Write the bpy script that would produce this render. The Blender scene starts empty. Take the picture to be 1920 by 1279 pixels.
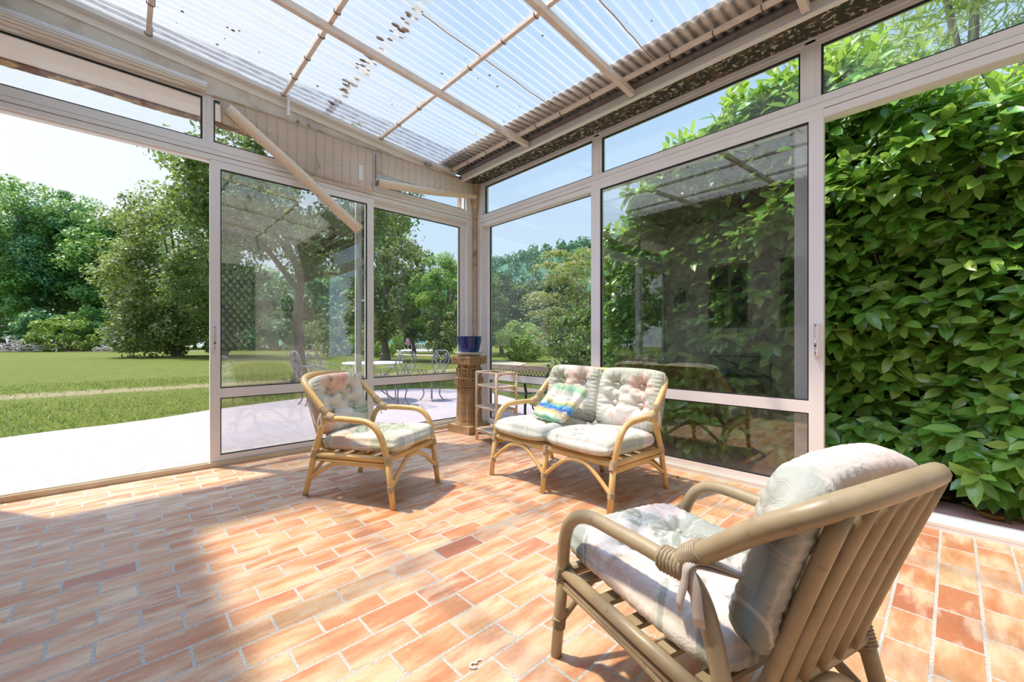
import bpy, math, random
import numpy as np
from mathutils import Vector, Matrix
random.seed(7); RNG = np.random.default_rng(11)
S = bpy.context.scene; COL = S.collection; PI = math.pi
CAM = Vector((-3.553, -4.521, 1.1)); YAW = math.atan2(829, 777)
FD = Vector((math.cos(YAW), math.sin(YAW), 0)); RT = Vector((math.sin(YAW), -math.cos(YAW), 0))
def at(px, dist, z=0.0):
    """a spot on the ground as bearing + distance from the viewpoint"""
    p = CAM + FD * dist + RT * dist * (px - 960) / 777.0
    return Vector((p.x, p.y, z))

# ------------------------------------------------------------------ helpers
class MB:
    def __init__(s): s.v = []; s.f = []
    def add(s, vs, fs):
        b = len(s.v); s.v += [tuple(p) for p in vs]; s.f += [tuple(b + i for i in q) for q in fs]; return s
    def box(s, x0, x1, y0, y1, z0, z1, M=None):
        vs = [Vector((x, y, z)) for z in (z0, z1) for y in (y0, y1) for x in (x0, x1)]
        if M: vs = [M @ p for p in vs]
        return s.add(vs, [(0, 2, 3, 1), (4, 5, 7, 6), (0, 1, 5, 4), (2, 6, 7, 3), (0, 4, 6, 2), (1, 3, 7, 5)])
    def tube(s, pts, r, n=8, sub=5, closed=False, flat=1.0, curve=True):
        P = [Vector(p) for p in pts]; rs = r if isinstance(r, (list, tuple)) else [r] * len(P)
        Q = []; R = []
        m = len(P)
        if curve and m > 2:
            rng = m if closed else m - 1
            for i in range(rng):
                if closed: a, b, c, d = P[(i - 1) % m], P[i], P[(i + 1) % m], P[(i + 2) % m]
                else:
                    b, c = P[i], P[i + 1]; a = P[i - 1] if i else b * 2 - c; d = P[i + 2] if i + 2 < m else c * 2 - b
                for k in range(sub):
                    t = k / sub
                    Q.append(0.5 * ((2 * b) + (c - a) * t + (2 * a - 5 * b + 4 * c - d) * t * t + (3 * b - a - 3 * c + d) * t ** 3))
                    R.append(rs[i] * (1 - t) + rs[(i + 1) % m] * t)
            if not closed: Q.append(P[-1]); R.append(rs[-1])
        else: Q = P; R = list(rs)
        L = len(Q); T = []
        for i in range(L):
            if closed: t = Q[(i + 1) % L] - Q[i - 1]
            else: t = Q[min(i + 1, L - 1)] - Q[max(i - 1, 0)]
            T.append(t.normalized() if t.length > 1e-9 else Vector((0, 0, 1)))
        u = T[0].orthogonal().normalized()
        if abs(T[0].z) < .9: u = (Vector((0, 0, 1)) - T[0] * T[0].z).normalized()
        vs = []
        for i in range(L):
            u = (u - T[i] * u.dot(T[i])).normalized(); w = T[i].cross(u)
            for k in range(n):
                a = 2 * PI * k / n
                vs.append(Q[i] + u * math.cos(a) * R[i] * flat + w * math.sin(a) * R[i])
        fs = []
        for i in range(L if closed else L - 1):
            j = (i + 1) % L
            for k in range(n):
                k2 = (k + 1) % n; fs.append((i * n + k, i * n + k2, j * n + k2, j * n + k))
        if not closed: fs.append(tuple(range(n - 1, -1, -1))); fs.append(tuple((L - 1) * n + k for k in range(n)))
        return s.add(vs, fs)
    def lathe(s, prof, n=24, c=(0, 0, 0), caps=True):
        vs = []; fs = []
        for (r, z) in prof:
            for k in range(n):
                a = 2 * PI * k / n; vs.append((c[0] + r * math.cos(a), c[1] + r * math.sin(a), c[2] + z))
        for i in range(len(prof) - 1):
            for k in range(n):
                k2 = (k + 1) % n; fs.append((i * n + k, i * n + k2, (i + 1) * n + k2, (i + 1) * n + k))
        if caps: fs.append(tuple(range(n - 1, -1, -1))); fs.append(tuple((len(prof) - 1) * n + k for k in range(n)))
        return s.add(vs, fs)
    def ball(s, c, r, n=10, m=6, sc=(1, 1, 1)):
        prof = [(max(1e-4, math.sin(PI * i / m)) * r, -math.cos(PI * i / m) * r) for i in range(m + 1)]
        b = MB().lathe(prof, n); return s.add([(c[0] + p[0] * sc[0], c[1] + p[1] * sc[1], c[2] + p[2] * sc[2]) for p in b.v], b.f)
    def build(s, name, mat, parent=None, smooth=False, kind=None):
        me = bpy.data.meshes.new(name); me.from_pydata(s.v, [], s.f); me.update()
        return link(name, me, mat, parent, smooth, kind)
def link(name, me, mat, parent=None, smooth=False, kind=None):
    o = bpy.data.objects.new(name, me); COL.objects.link(o); me.materials.append(mat)
    if parent: o.parent = parent
    if smooth:
        me.polygons.foreach_set('use_smooth', [True] * len(me.polygons))
    if kind: o['kind'] = kind
    return o
def npmesh(name, V, F, mat, parent=None, smooth=False, kind=None):
    """V (n,3), F (m,k)"""
    me = bpy.data.meshes.new(name); V = np.asarray(V, np.float32); F = np.asarray(F, np.int32); k = F.shape[1]
    me.vertices.add(len(V)); me.vertices.foreach_set('co', V.ravel())
    me.loops.add(F.size); me.loops.foreach_set('vertex_index', F.ravel())
    me.polygons.add(len(F)); me.polygons.foreach_set('loop_start', np.arange(0, F.size, k, dtype=np.int32))
    me.update(calc_edges=True); me.validate()
    return link(name, me, mat, parent, smooth, kind)
def tag(o, label=None, cat=None, group=None, kind=None):
    if label: o['label'] = label
    if cat: o['category'] = cat
    if group: o['group'] = group
    if kind: o['kind'] = kind
    return o
def thing(name, label, cat, loc=(0, 0, 0), rz=0, group=None):
    o = bpy.data.objects.new(name, None); COL.objects.link(o); o.location = loc; o.rotation_euler = (0, 0, rz)
    o.empty_display_size = .1
    return tag(o, label, cat, group)
def struct(name, loc=(0, 0, 0)):
    o = bpy.data.objects.new(name, None); COL.objects.link(o); o.location = loc; o['kind'] = 'structure'; return o
KIDS = {}
def dup(root, loc, rz, label, group=None):
    def cp(o, parent):
        c = o.copy(); COL.objects.link(c); c.parent = parent
        for ch in [x for x in ALLOBJ() if x.parent == o]: cp(ch, c)
        return c
    c = cp(root, None); c.location = loc; c.rotation_euler = (0, 0, rz); c['label'] = label
    if group: c['group'] = group
    return c
def ALLOBJ(): return list(bpy.data.objects)

# ------------------------------------------------------------------ materials
class NT:
    def __init__(s, name):
        s.m = bpy.data.materials.new(name); s.m.use_nodes = True; s.t = s.m.node_tree; s.n = s.t.nodes; s.n.clear()
        s.out = s.n.new('ShaderNodeOutputMaterial')
    def new(s, typ, **kw):
        n = s.n.new(typ)
        for k, v in kw.items(): setattr(n, k, v)
        return n
    def set(s, sock, val):
        if hasattr(val, 'is_output') or isinstance(val, bpy.types.NodeSocket): s.t.links.new(val, sock)
        else: sock.default_value = val
    def math(s, op, a, b=0.0, clamp=False):
        n = s.new('ShaderNodeMath', operation=op); n.use_clamp = clamp; s.set(n.inputs[0], a); s.set(n.inputs[1], b); return n.outputs[0]
    def mix(s, f, a, b, blend='MIX'):
        n = s.new('ShaderNodeMix', data_type='RGBA', blend_type=blend)
        s.set(n.inputs[0], f); s.set(n.inputs[6], a if not isinstance(a, tuple) else (*a[:3], 1)); s.set(n.inputs[7], b if not isinstance(b, tuple) else (*b[:3], 1)); return n.outputs[2]
    def coord(s, kind='Object', scale=(1, 1, 1), rot=(0, 0, 0), loc=(0, 0, 0)):
        c = s.new('ShaderNodeTexCoord'); m = s.new('ShaderNodeMapping'); s.t.links.new(c.outputs[kind], m.inputs[0])
        m.inputs['Scale'].default_value = scale; m.inputs['Rotation'].default_value = rot; m.inputs['Location'].default_value = loc; return m.outputs[0]
    def pos(s, scale=(1, 1, 1), loc=(0, 0, 0)):
        g = s.new('ShaderNodeNewGeometry'); m = s.new('ShaderNodeMapping'); s.t.links.new(g.outputs['Position'], m.inputs[0])
        m.inputs['Scale'].default_value = scale; m.inputs['Location'].default_value = loc; return m.outputs[0]
    def noise(s, vec, scale, detail=3, rough=.5, out=0, dist=0):
        n = s.new('ShaderNodeTexNoise'); s.t.links.new(vec, n.inputs['Vector']); n.inputs['Scale'].default_value = scale
        n.inputs['Detail'].default_value = detail; n.inputs['Roughness'].default_value = rough; n.inputs['Distortion'].default_value = dist
        return n.outputs[out]
    def ramp(s, f, stops, interp='LINEAR'):
        n = s.new('ShaderNodeValToRGB'); s.t.links.new(f, n.inputs[0]); e = n.color_ramp.elements; n.color_ramp.interpolation = interp
        while len(e) < len(stops): e.new(.5)
        for el, (p, c) in zip(e, stops): el.position = p; el.color = (*c[:3], 1) if len(c) < 4 else c
        return n.outputs[0]
    def bump(s, h, strength=.3, dist=.01):
        b = s.new('ShaderNodeBump'); s.t.links.new(h, b.inputs['Height']); b.inputs['Strength'].default_value = strength; b.inputs['Distance'].default_value = dist; return b.outputs[0]
    def bsdf(s, color, rough=.5, spec=.5, normal=None, metal=0, coat=0):
        b = s.new('ShaderNodeBsdfPrincipled'); s.set(b.inputs['Base Color'], color if not isinstance(color, tuple) else (*color[:3], 1))
        s.set(b.inputs['Roughness'], rough); b.inputs['Specular IOR Level'].default_value = spec; b.inputs['Metallic'].default_value = metal
        b.inputs['Coat Weight'].default_value = coat
        if normal is not None: s.t.links.new(normal, b.inputs['Normal'])
        return b.outputs[0]
    def mixsh(s, f, a, b):
        n = s.new('ShaderNodeMixShader'); s.set(n.inputs[0], f); s.t.links.new(a, n.inputs[1]); s.t.links.new(b, n.inputs[2]); return n.outputs[0]
    def sh(s, typ, **kw):
        n = s.new(typ)
        for k, v in kw.items(): s.set(n.inputs[k], v if not isinstance(v, tuple) else (*v[:3], 1))
        return n.outputs[0]
    def done(s, sh): s.t.links.new(sh, s.out.inputs[0]); return s.m
def simple(name, c1, c2=None, scale=8, rough=.5, spec=.5, bump=0, stretch=(1, 1, 1), metal=0, coord='Object', detail=4, coat=0, lo=.3, hi=.7):
    t = NT(name); v = t.coord(coord, stretch)
    f = t.noise(v, scale, detail)
    col = c1 if c2 is None else t.ramp(f, [(lo, c1), (hi, c2)])
    nb = t.bump(f, bump, .01) if bump else None
    return t.done(t.bsdf(col, rough, spec, nb, metal, coat))

def m_floor():
    t = NT('floor_bricks'); v = t.pos((1, 1, 1), (.577 + .006, 4.476 + .131 * 40, 0))
    br = t.new('ShaderNodeTexBrick'); br.offset = .5; br.offset_frequency = 2; br.squash = 1
    t.t.links.new(v, br.inputs['Vector'])
    for k, val in dict(Scale=1, **{'Mortar Size': .006, 'Mortar Smooth': .15, 'Bias': 0, 'Brick Width': .254, 'Row Height': .1312}).items(): br.inputs[k].default_value = val
    br.inputs['Color1'].default_value = (0, 0, 0, 1); br.inputs['Color2'].default_value = (1, 1, 1, 1); br.inputs['Mortar'].default_value = (.5, .5, .5, 1)
    rnd = br.outputs['Color']; mor = br.outputs['Fac']
    base = t.ramp(rnd, [(0, (.60, .39, .205)), (.22, (.54, .295, .155)), (.45, (.61, .35, .21)), (.62, (.48, .225, .105)), (.8, (.58, .33, .19)), (.94, (.47, .215, .115)), (1, (.40, .155, .09))])
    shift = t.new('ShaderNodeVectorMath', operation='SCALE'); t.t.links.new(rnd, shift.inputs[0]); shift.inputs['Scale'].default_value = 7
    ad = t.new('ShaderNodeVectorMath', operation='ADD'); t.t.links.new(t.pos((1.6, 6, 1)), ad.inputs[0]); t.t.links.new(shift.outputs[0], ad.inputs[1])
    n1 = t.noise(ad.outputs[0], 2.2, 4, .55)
    col = t.mix(t.ramp(n1, [(.48, (0, 0, 0)), (.64, (.8, .8, .8))]), base, (.70, .53, .36))  # flamed tile tone, contrast raised to imitate light streaks from the roof
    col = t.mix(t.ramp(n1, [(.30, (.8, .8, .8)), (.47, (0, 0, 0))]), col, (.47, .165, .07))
    n2 = t.noise(t.pos(), 60, 3)
    col = t.mix(.16, col, t.ramp(n2, [(.3, (.2, .1, .08)), (.7, (1, .85, .7))]), 'SOFT_LIGHT')
    mc = t.ramp(t.noise(t.pos(), 130, 2), [(.3, (.34, .31, .26)), (.7, (.60, .58, .52))])
    col = t.mix(mor, col, mc)
    h = t.math('SUBTRACT', t.math('MULTIPLY', n2, .25), mor)
    ro = t.math('ADD', t.math('MULTIPLY', mor, .4), t.math('ADD', .30, t.math('MULTIPLY', n2, .2)))
    return t.done(t.bsdf(col, ro, .5, t.bump(h, .5, .004)))
def m_glass(name, tint, f0, dust=.03, dcol=(.55, .55, .5)):
    t = NT(name)
    lw = t.new('ShaderNodeLayerWeight'); lw.inputs[0].default_value = .5
    p5 = t.math('POWER', lw.outputs['Facing'], 5.0)
    fr = t.math('ADD', f0, t.math('MULTIPLY', p5, 1 - f0))
    tr = t.sh('ShaderNodeBsdfTransparent', Color=tint); gl = t.sh('ShaderNodeBsdfGlossy', Color=(1, 1, 1), Roughness=.0)
    a = t.mixsh(fr, tr, gl)
    n = t.noise(t.pos(), 3, 6, .7); n2 = t.noise(t.pos(), 220, 1)
    sp = t.ramp(n2, [(.71, (0, 0, 0)), (.76, (1, 1, 1))])
    # rain-splash grime gathers in the lowest hand's breadth of the pane
    z = t.new('ShaderNodeSeparateXYZ'); t.t.links.new(t.pos(), z.inputs[0])
    low = t.math('MULTIPLY', t.ramp(t.math('ADD', z.outputs[2], t.math('MULTIPLY', n, .12)), [(.13, (1, 1, 1)), (.30, (0, 0, 0))]), dust * 5)
    d = t.math('ADD', t.math('MULTIPLY', n, dust), t.math('ADD', t.math('MULTIPLY', sp, dust * 4), low), True)
    df = t.mixsh(.5, t.sh('ShaderNodeBsdfDiffuse', Color=dcol), t.sh('ShaderNodeBsdfTranslucent', Color=dcol))
    return t.done(t.mixsh(d, a, df))
def m_roof():
    t = NT('clear_corrugated_sheet')
    lw = t.new('ShaderNodeLayerWeight'); lw.inputs[0].default_value = .5
    fac = t.math('MULTIPLY', t.math('POWER', lw.outputs['Facing'], 2.4), .95)
    nz = t.noise(t.pos((.35, 1.5, 1)), 1.4, 4)
    y = t.pos((.02, 13.16, .02)); w = t.noise(y, 1.0, 2)
    fac = t.math('ADD', t.math('ADD', fac, t.math('MULTIPLY', nz, .10)), t.math('MULTIPLY', t.ramp(w, [(.5, (0, 0, 0)), (.75, (1, 1, 1))]), .10), True)
    tr = t.sh('ShaderNodeBsdfTransparent', Color=(.95, .92, .86))
    wh = t.mixsh(.45, t.sh('ShaderNodeBsdfTranslucent', Color=(.86, .82, .78)), t.sh('ShaderNodeBsdfDiffuse', Color=(.85, .82, .78)))
    dirt = t.ramp(t.noise(t.pos((1, 1, 1)), 26, 2), [(.75, (0, 0, 0)), (.79, (1, 1, 1))])
    a = t.mixsh(fac, tr, wh)
    # darker bands in the valleys along the wall-side verge
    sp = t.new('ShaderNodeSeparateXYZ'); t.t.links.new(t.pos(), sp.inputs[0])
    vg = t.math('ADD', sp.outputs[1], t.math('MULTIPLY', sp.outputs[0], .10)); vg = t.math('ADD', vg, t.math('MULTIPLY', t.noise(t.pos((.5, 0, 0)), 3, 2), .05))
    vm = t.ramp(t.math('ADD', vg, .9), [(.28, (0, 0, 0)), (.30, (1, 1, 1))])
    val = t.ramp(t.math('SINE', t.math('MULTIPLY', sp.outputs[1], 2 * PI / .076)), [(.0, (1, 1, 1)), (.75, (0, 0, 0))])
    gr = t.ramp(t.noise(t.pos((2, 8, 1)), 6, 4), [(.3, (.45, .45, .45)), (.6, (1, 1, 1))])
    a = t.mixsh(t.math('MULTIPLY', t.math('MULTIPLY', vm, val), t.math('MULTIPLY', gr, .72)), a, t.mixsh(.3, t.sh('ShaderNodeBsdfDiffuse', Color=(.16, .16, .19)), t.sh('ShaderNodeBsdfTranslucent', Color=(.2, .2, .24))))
    a = t.mixsh(t.math('MULTIPLY', dirt, .7), a, t.sh('ShaderNodeBsdfDiffuse', Color=(.12, .09, .06)))
    gl = t.sh('ShaderNodeBsdfGlossy', Color=(1, 1, 1), Roughness=.15)
    return t.done(t.mixsh(.04, a, gl))
def m_leaf(name, cols, gloss=.45, trans=.35, rough=.45, vein=False):
    t = NT(name); g = t.new('ShaderNodeNewGeometry'); r = g.outputs['Random Per Island']
    k = len(cols); col = t.ramp(r, [(i / (k - 1), c) for i, c in enumerate(cols)])
    if vein:
        uv = t.new('ShaderNodeUVMap'); sx = t.new('ShaderNodeSeparateXYZ'); t.t.links.new(uv.outputs[0], sx.inputs[0])
        dx = t.math('ABSOLUTE', t.math('SUBTRACT', sx.outputs[0], .5))
        mid = t.math('LESS_THAN', dx, .022)
        sd = t.math('SINE', t.math('MULTIPLY', t.math('SUBTRACT', sx.outputs[1], t.math('MULTIPLY', dx, .55)), 62))
        col = t.mix(t.math('MULTIPLY', t.math('GREATER_THAN', sd, .86), .22), col, (.30, .42, .13))
        col = t.mix(t.math('MULTIPLY', mid, .6), col, (.42, .52, .20))
    d = t.bsdf(col, rough, gloss)
    tl = t.sh('ShaderNodeBsdfTranslucent', Color=t.mix(.5, col, (.45, .62, .08), 'MIX'))
    return t.done(t.mixsh(trans, d, tl))
def m_fabric(name):
    """printed cotton: the print is carried as a colour attribute of the cloth"""
    t = NT(name); at_ = t.new('ShaderNodeAttribute'); at_.attribute_name = 'print'; v = t.coord('Object')
    wv = t.noise(v, 300, 2); wr = t.noise(v, 16, 3, .6, dist=1.5)
    return t.done(t.bsdf(at_.outputs['Color'], .62, .3, t.bump(t.math('ADD', wr, t.math('MULTIPLY', wv, .03)), .28, .02)))
PRINTS = {}
def paint(me, XY, key, seed):
    """flowers, leaves and outline strokes printed on cloth coordinates XY in metres"""
    bases, petal, leafc, line = PRINTS[key]; rr = np.random.default_rng(seed + 500); x, y = XY[:, 0], XY[:, 1]
    f = np.zeros(len(x))
    for k in range(5):
        a = rr.uniform(0, 6.28); q = rr.uniform(6, 16); f += np.sin(q * (x * math.cos(a) + y * math.sin(a)) + rr.uniform(0, 6))
    f = 1 / (1 + np.exp(-f * 2.2)); C = bases[0] * (1 - f)[:, None] + bases[1] * f[:, None]
    def lay(m, col): 
        nonlocal C
        m = np.clip(m, 0, 1)[:, None]; C = C * (1 - m) + col * m
    hw, hd = np.abs(x).max(), np.abs(y).max()
    for k in range(12):          # leaves
        cx, cy = rr.uniform(-hw, hw), rr.uniform(-hd, hd); a = rr.uniform(0, 6.28); u = (x - cx) * math.cos(a) + (y - cy) * math.sin(a); w = -(x - cx) * math.sin(a) + (y - cy) * math.cos(a); L = rr.uniform(.07, .13)
        t_ = u / L; wid = .30 * L * np.sqrt(np.clip(1 - t_ ** 2, 0, 1)); w = w - .15 * L * t_ ** 2
        m = np.clip((wid - np.abs(w)) / .006, 0, 1) * (np.abs(t_) < 1); lay(m * .85, leafc * rr.uniform(.8, 1.25)); lay(m * (np.abs(w) < .003) * .6, line)
        lay((np.abs(np.abs(w) - wid) < .0035) * (np.abs(t_) < 1) * .5, line)
    for k in range(7):           # blossoms
        cx, cy = rr.uniform(-hw, hw) * .95, rr.uniform(-hd, hd) * .95; R = rr.uniform(.085, .15); a0 = rr.uniform(0, 6.28); dx, dy = x - cx, y - cy; r = np.hypot(dx, dy); th = np.arctan2(dy, dx) + a0
        edge_ = R * (.72 + .22 * np.abs(np.cos(th * 2.5)) + .06 * np.sin(th * 9)); m = np.clip((edge_ - r) / .008, 0, 1); g = np.clip(r / R, 0, 1)[:, None]
        pc = petal[rr.integers(0, len(petal))]; col = pc * (1 - g * .55) + np.array([.80, .74, .68]) * g * .55
        lay(m * .92, col); lay((np.abs(edge_ - r) < .004) * .6, line); lay(m * (np.abs(np.sin(th * 7)) < .10) * (r > R * .2) * .35, line); lay(np.clip((R * .14 - r) / .006, 0, 1) * .8, leafc)
    for k in range(8):           # loose brush strokes
        a = rr.uniform(0, 6.28); c = rr.uniform(-.25, .25); w = (x * math.cos(a) + y * math.sin(a)) - c - .03 * np.sin((x * math.sin(a) - y * math.cos(a)) * 14 + rr.uniform(0, 6)); lay((np.abs(w) < .0035) * .35, line)
    ca = me.color_attributes.new('print', 'FLOAT_COLOR', 'POINT'); ca.data.foreach_set('color', np.concatenate([C, np.ones((len(C), 1))], 1).astype(np.float32).ravel())
def m_cane(name, c1, c2, ringc):
    t = NT(name); v = t.coord('Object')
    f = t.noise(v, 9, 4, .6); col = t.ramp(f, [(.3, c1), (.7, c2)])
    fine = t.noise(t.coord('Object', (1, 1, 1)), 70, 2)
    col = t.mix(t.ramp(t.noise(v, 40, 2), [(.66, (0, 0, 0)), (.74, (.5, .5, .5))]), col, ringc)
    return t.done(t.bsdf(col, .38, .5, t.bump(fine, .12, .004)))
def m_bands(name, c1, c2, axis, scale, rough=.7, alpha=0.0, dist=1.5):
    t = NT(name); v = t.coord('Object'); w = t.new('ShaderNodeTexWave', wave_type='BANDS', bands_direction=axis)
    t.t.links.new(v, w.inputs['Vector']); w.inputs['Scale'].default_value = scale; w.inputs['Distortion'].default_value = dist; w.inputs['Detail'].default_value = 2
    n = t.noise(v, 6, 4)
    col = t.mix(t.ramp(w.outputs[1], [(.2, (1, 1, 1)), (.7, (0, 0, 0))]), c1, c2); col = t.mix(t.math('MULTIPLY', n, .45), col, c2)
    d = t.bsdf(col, rough, .3, t.bump(w.outputs[1], .4, .004))
    if alpha > 0:
        d = t.mixsh(.45, d, t.sh('ShaderNodeBsdfTranslucent', Color=col))
        hole = t.math('MULTIPLY', t.ramp(w.outputs[1], [(.0, (1, 1, 1)), (.35, (0, 0, 0))]), alpha)
        d = t.mixsh(hole, d, t.sh('ShaderNodeBsdfTransparent', Color=(1, 1, 1)))
    return t.done(d)
def m_stain(name, base, spots, scale, lo, hi, rough=.8, bump=.3, spots2=None):
    t = NT(name); v = t.pos(); f = t.noise(v, scale, 5, .6, dist=.4)
    col = t.mix(t.ramp(f, [(lo, (0, 0, 0)), (hi, (1, 1, 1))]), base, spots)
    if spots2: col = t.mix(t.ramp(t.noise(v, scale * .35, 4), [(.5, (0, 0, 0)), (.7, (.8, .8, .8))]), col, spots2)
    return t.done(t.bsdf(col, rough, .3, t.bump(t.noise(v, 90, 3), bump, .004)))

M = {}
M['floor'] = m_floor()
M['white'] = simple('white_lacquered_aluminium', (.86, .85, .85), (.90, .89, .89), 3, .35, .5)
M['gasket'] = simple('black_rubber', (.02, .02, .025), rough=.6)
M['track'] = simple('floor_track_metal', (.62, .52, .36), (.72, .64, .5), 6, .4, .5)
M['sill'] = simple('white_sill', (.78, .78, .76), (.83, .83, .81), 5, .5)
M['glass'] = m_glass('window_glass', (.95, .96, .955), .03, .015)
M['glass_dark'] = m_glass('door_glass', (.86, .88, .87), .105, .028)
M['roof'] = m_roof()
M['beam'] = m_stain('painted_beam', (.80, .70, .62), (.62, .50, .42), 8, .5, .75, .6, .15)
def m_flash():
    t = NT('glint_banded_flashing'); sp = t.new('ShaderNodeSeparateXYZ'); t.t.links.new(t.pos(), sp.inputs[0])
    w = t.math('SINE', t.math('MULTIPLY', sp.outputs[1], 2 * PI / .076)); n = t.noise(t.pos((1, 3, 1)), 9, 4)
    col = t.ramp(t.math('ADD', t.math('MULTIPLY', w, .32), t.math('ADD', .28, t.math('MULTIPLY', n, .5))), [(.25, (.22, .22, .25)), (.55, (.62, .62, .64)), (.8, (.92, .91, .90))])  # pale bands put corrugation glints into the flat flashing's colour
    return t.done(t.bsdf(col, .7, .3))
M['flash'] = m_flash(); M['gap_dark'] = simple('dark_gap_strip', (.10, .09, .09), (.18, .17, .17), 14, .7)
M['render'] = m_stain('grey_cement_render', (.76, .71, .63), (.60, .52, .43), 5, .52, .72, .95, .6, (.42, .30, .25))
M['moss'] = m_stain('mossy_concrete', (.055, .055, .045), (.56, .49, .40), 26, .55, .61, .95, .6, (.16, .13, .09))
M['angle'] = simple('painted_angle', (.88, .86, .82), (.92, .90, .86), 4, .5)
M['hook'] = simple('rusty_hook', (.06, .05, .045), (.16, .09, .05), 30, .7)
M['dirt'] = simple('lodged_leaf_dirt', (.10, .07, .03), (.36, .26, .13), 30, .9)
M['wall'] = m_stain('pale_roughcast', (.66, .64, .60), (.58, .56, .52), 30, .4, .7, .95, .6)
M['ceilboard'] = simple('brown_boards', (.20, .15, .11), (.28, .21, .16), 6, .7, stretch=(1, 8, 1))
M['cane'] = m_cane('honey_rattan', (.66, .42, .15), (.75, .53, .24), (.42, .23, .07))
M['cane2'] = m_cane('greyed_rattan', (.32, .25, .15), (.41, .33, .205), (.20, .15, .085))
M['cane3'] = m_cane('pale_rattan', (.72, .52, .32), (.82, .64, .44), (.46, .30, .16))
M['board'] = simple('woven_shelf_board', (.46, .34, .24), (.58, .45, .34), 60, .7, bump=.3)
M['bind'] = simple('cane_binding', (.50, .38, .22), (.62, .50, .32), 60, .5, bump=.3)
M['bind2'] = simple('greyed_cane_binding', (.30, .24, .15), (.40, .32, .21), 60, .5, bump=.3)
M['tie'] = simple('cream_cotton_tie', (.80, .75, .64), rough=.8)
M['tie_grey'] = simple('grey_cotton_tie', (.52, .47, .43), (.62, .55, .51), 12, .8)
M['button'] = simple('fabric_button', (.48, .46, .38), rough=.8)
ar = np.array
PRINTS['sage'] = (ar([[.62, .62, .53], [.40, .44, .33]]), [ar([.74, .32, .20]), ar([.70, .42, .30]), ar([.72, .64, .56])], ar([.26, .31, .21]), ar([.74, .68, .58]))
PRINTS['pale'] = (ar([[.66, .65, .58], [.48, .51, .42]]), [ar([.70, .46, .38]), ar([.68, .62, .56]), ar([.70, .68, .62]), ar([.66, .66, .60])], ar([.46, .50, .40]), ar([.78, .74, .68]))
PRINTS['grey'] = (ar([[.42, .44, .40], [.32, .345, .31]]), [ar([.56, .42, .36]), ar([.60, .49, .45]), ar([.60, .56, .53])], ar([.25, .28, .235]), ar([.74, .67, .62]))
for k_, nm_ in (('sage', 'sage_floral_cotton'), ('pale', 'cream_floral_cotton'), ('grey', 'grey_floral_cotton')): M[k_] = m_fabric(nm_)
M['stone'] = m_stain('carved_brown_stone', (.42, .26, .13), (.60, .42, .24), 9, .42, .68, .85, .7, (.30, .20, .10))
M['saucer'] = simple('pale_saucer', (.55, .55, .46), (.66, .65, .56), 10, .8)
M['pot'] = simple('cobalt_glaze', (.004, .016, .13), (.008, .035, .22), 4, .16, .45, coat=.15)
M['blindw'] = m_bands('white_reed_blind', (.90, .88, .84), (.60, .54, .47), 'Z', 16, .7)
def m_reed(name, c1, c2, hole):
    t = NT(name); v = t.coord('Object')
    def wave(axis, sc, dist):
        w = t.new('ShaderNodeTexWave', wave_type='BANDS', bands_direction=axis); t.t.links.new(v, w.inputs['Vector']); w.inputs['Scale'].default_value = sc; w.inputs['Distortion'].default_value = dist; w.inputs['Detail'].default_value = 1; return w.outputs[1]
    h = wave('Z', 15, .8); x = wave('X', 3.6, .6); st = t.ramp(x, [(.86, (0, 0, 0)), (.95, (1, 1, 1))])
    col = t.mix(h, c2, c1); col = t.mix(t.math('MULTIPLY', t.noise(v, 2.5, 4), .5), col, c2); col = t.mix(t.math('MULTIPLY', st, .25), col, (.30, .24, .18))
    d = t.mixsh(.55, t.bsdf(col, .8, .2, t.bump(h, .5, .006)), t.sh('ShaderNodeBsdfTranslucent', Color=col))
    return t.done(t.mixsh(t.math('MULTIPLY', t.ramp(h, [(.0, (1, 1, 1)), (.3, (0, 0, 0))]), hole), d, t.sh('ShaderNodeBsdfTransparent', Color=(1, 1, 1))))
M['reed'] = m_reed('beige_reed_blind', (.96, .86, .78), (.82, .70, .61), .3)
M['roll'] = simple('rolled_reed', (.80, .64, .47), (.90, .76, .60), 26, .75, bump=.25, stretch=(1, 3, 3))
M['sheer'] = m_reed('single_reed_layer', (.86, .82, .78), (.6, .55, .5), .95)
M['cord'] = simple('blind_cord', (.52, .46, .34), rough=.9)
M['corner'] = m_stain('weathered_post', (.62, .48, .33), (.34, .22, .13), 7, .45, .7, .8, .4)
M['eave'] = m_stain('cream_eave_board', (.90, .82, .75), (.78, .66, .56), 4, .55, .8, .8, .2)
M['eave_edge'] = m_stain('weathered_timber_edge', (.22, .12, .09), (.55, .36, .18), 9, .5, .62, .9, .6)
M['terrace'] = simple('pink_terrace_paving', (.62, .50, .49), (.70, .58, .56), 2, .7, stretch=(1, 3, 1), coord='Object')
M['strip'] = m_stain('terracotta_edging', (.62, .34, .28), (.70, .46, .40), 5, .45, .7, .7, .3)
M['grass'] = m_leaf('grass_blade', [(.08, .13, .02), (.13, .18, .03), (.20, .24, .05), (.30, .30, .11)], .3, .35, .6)
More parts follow.
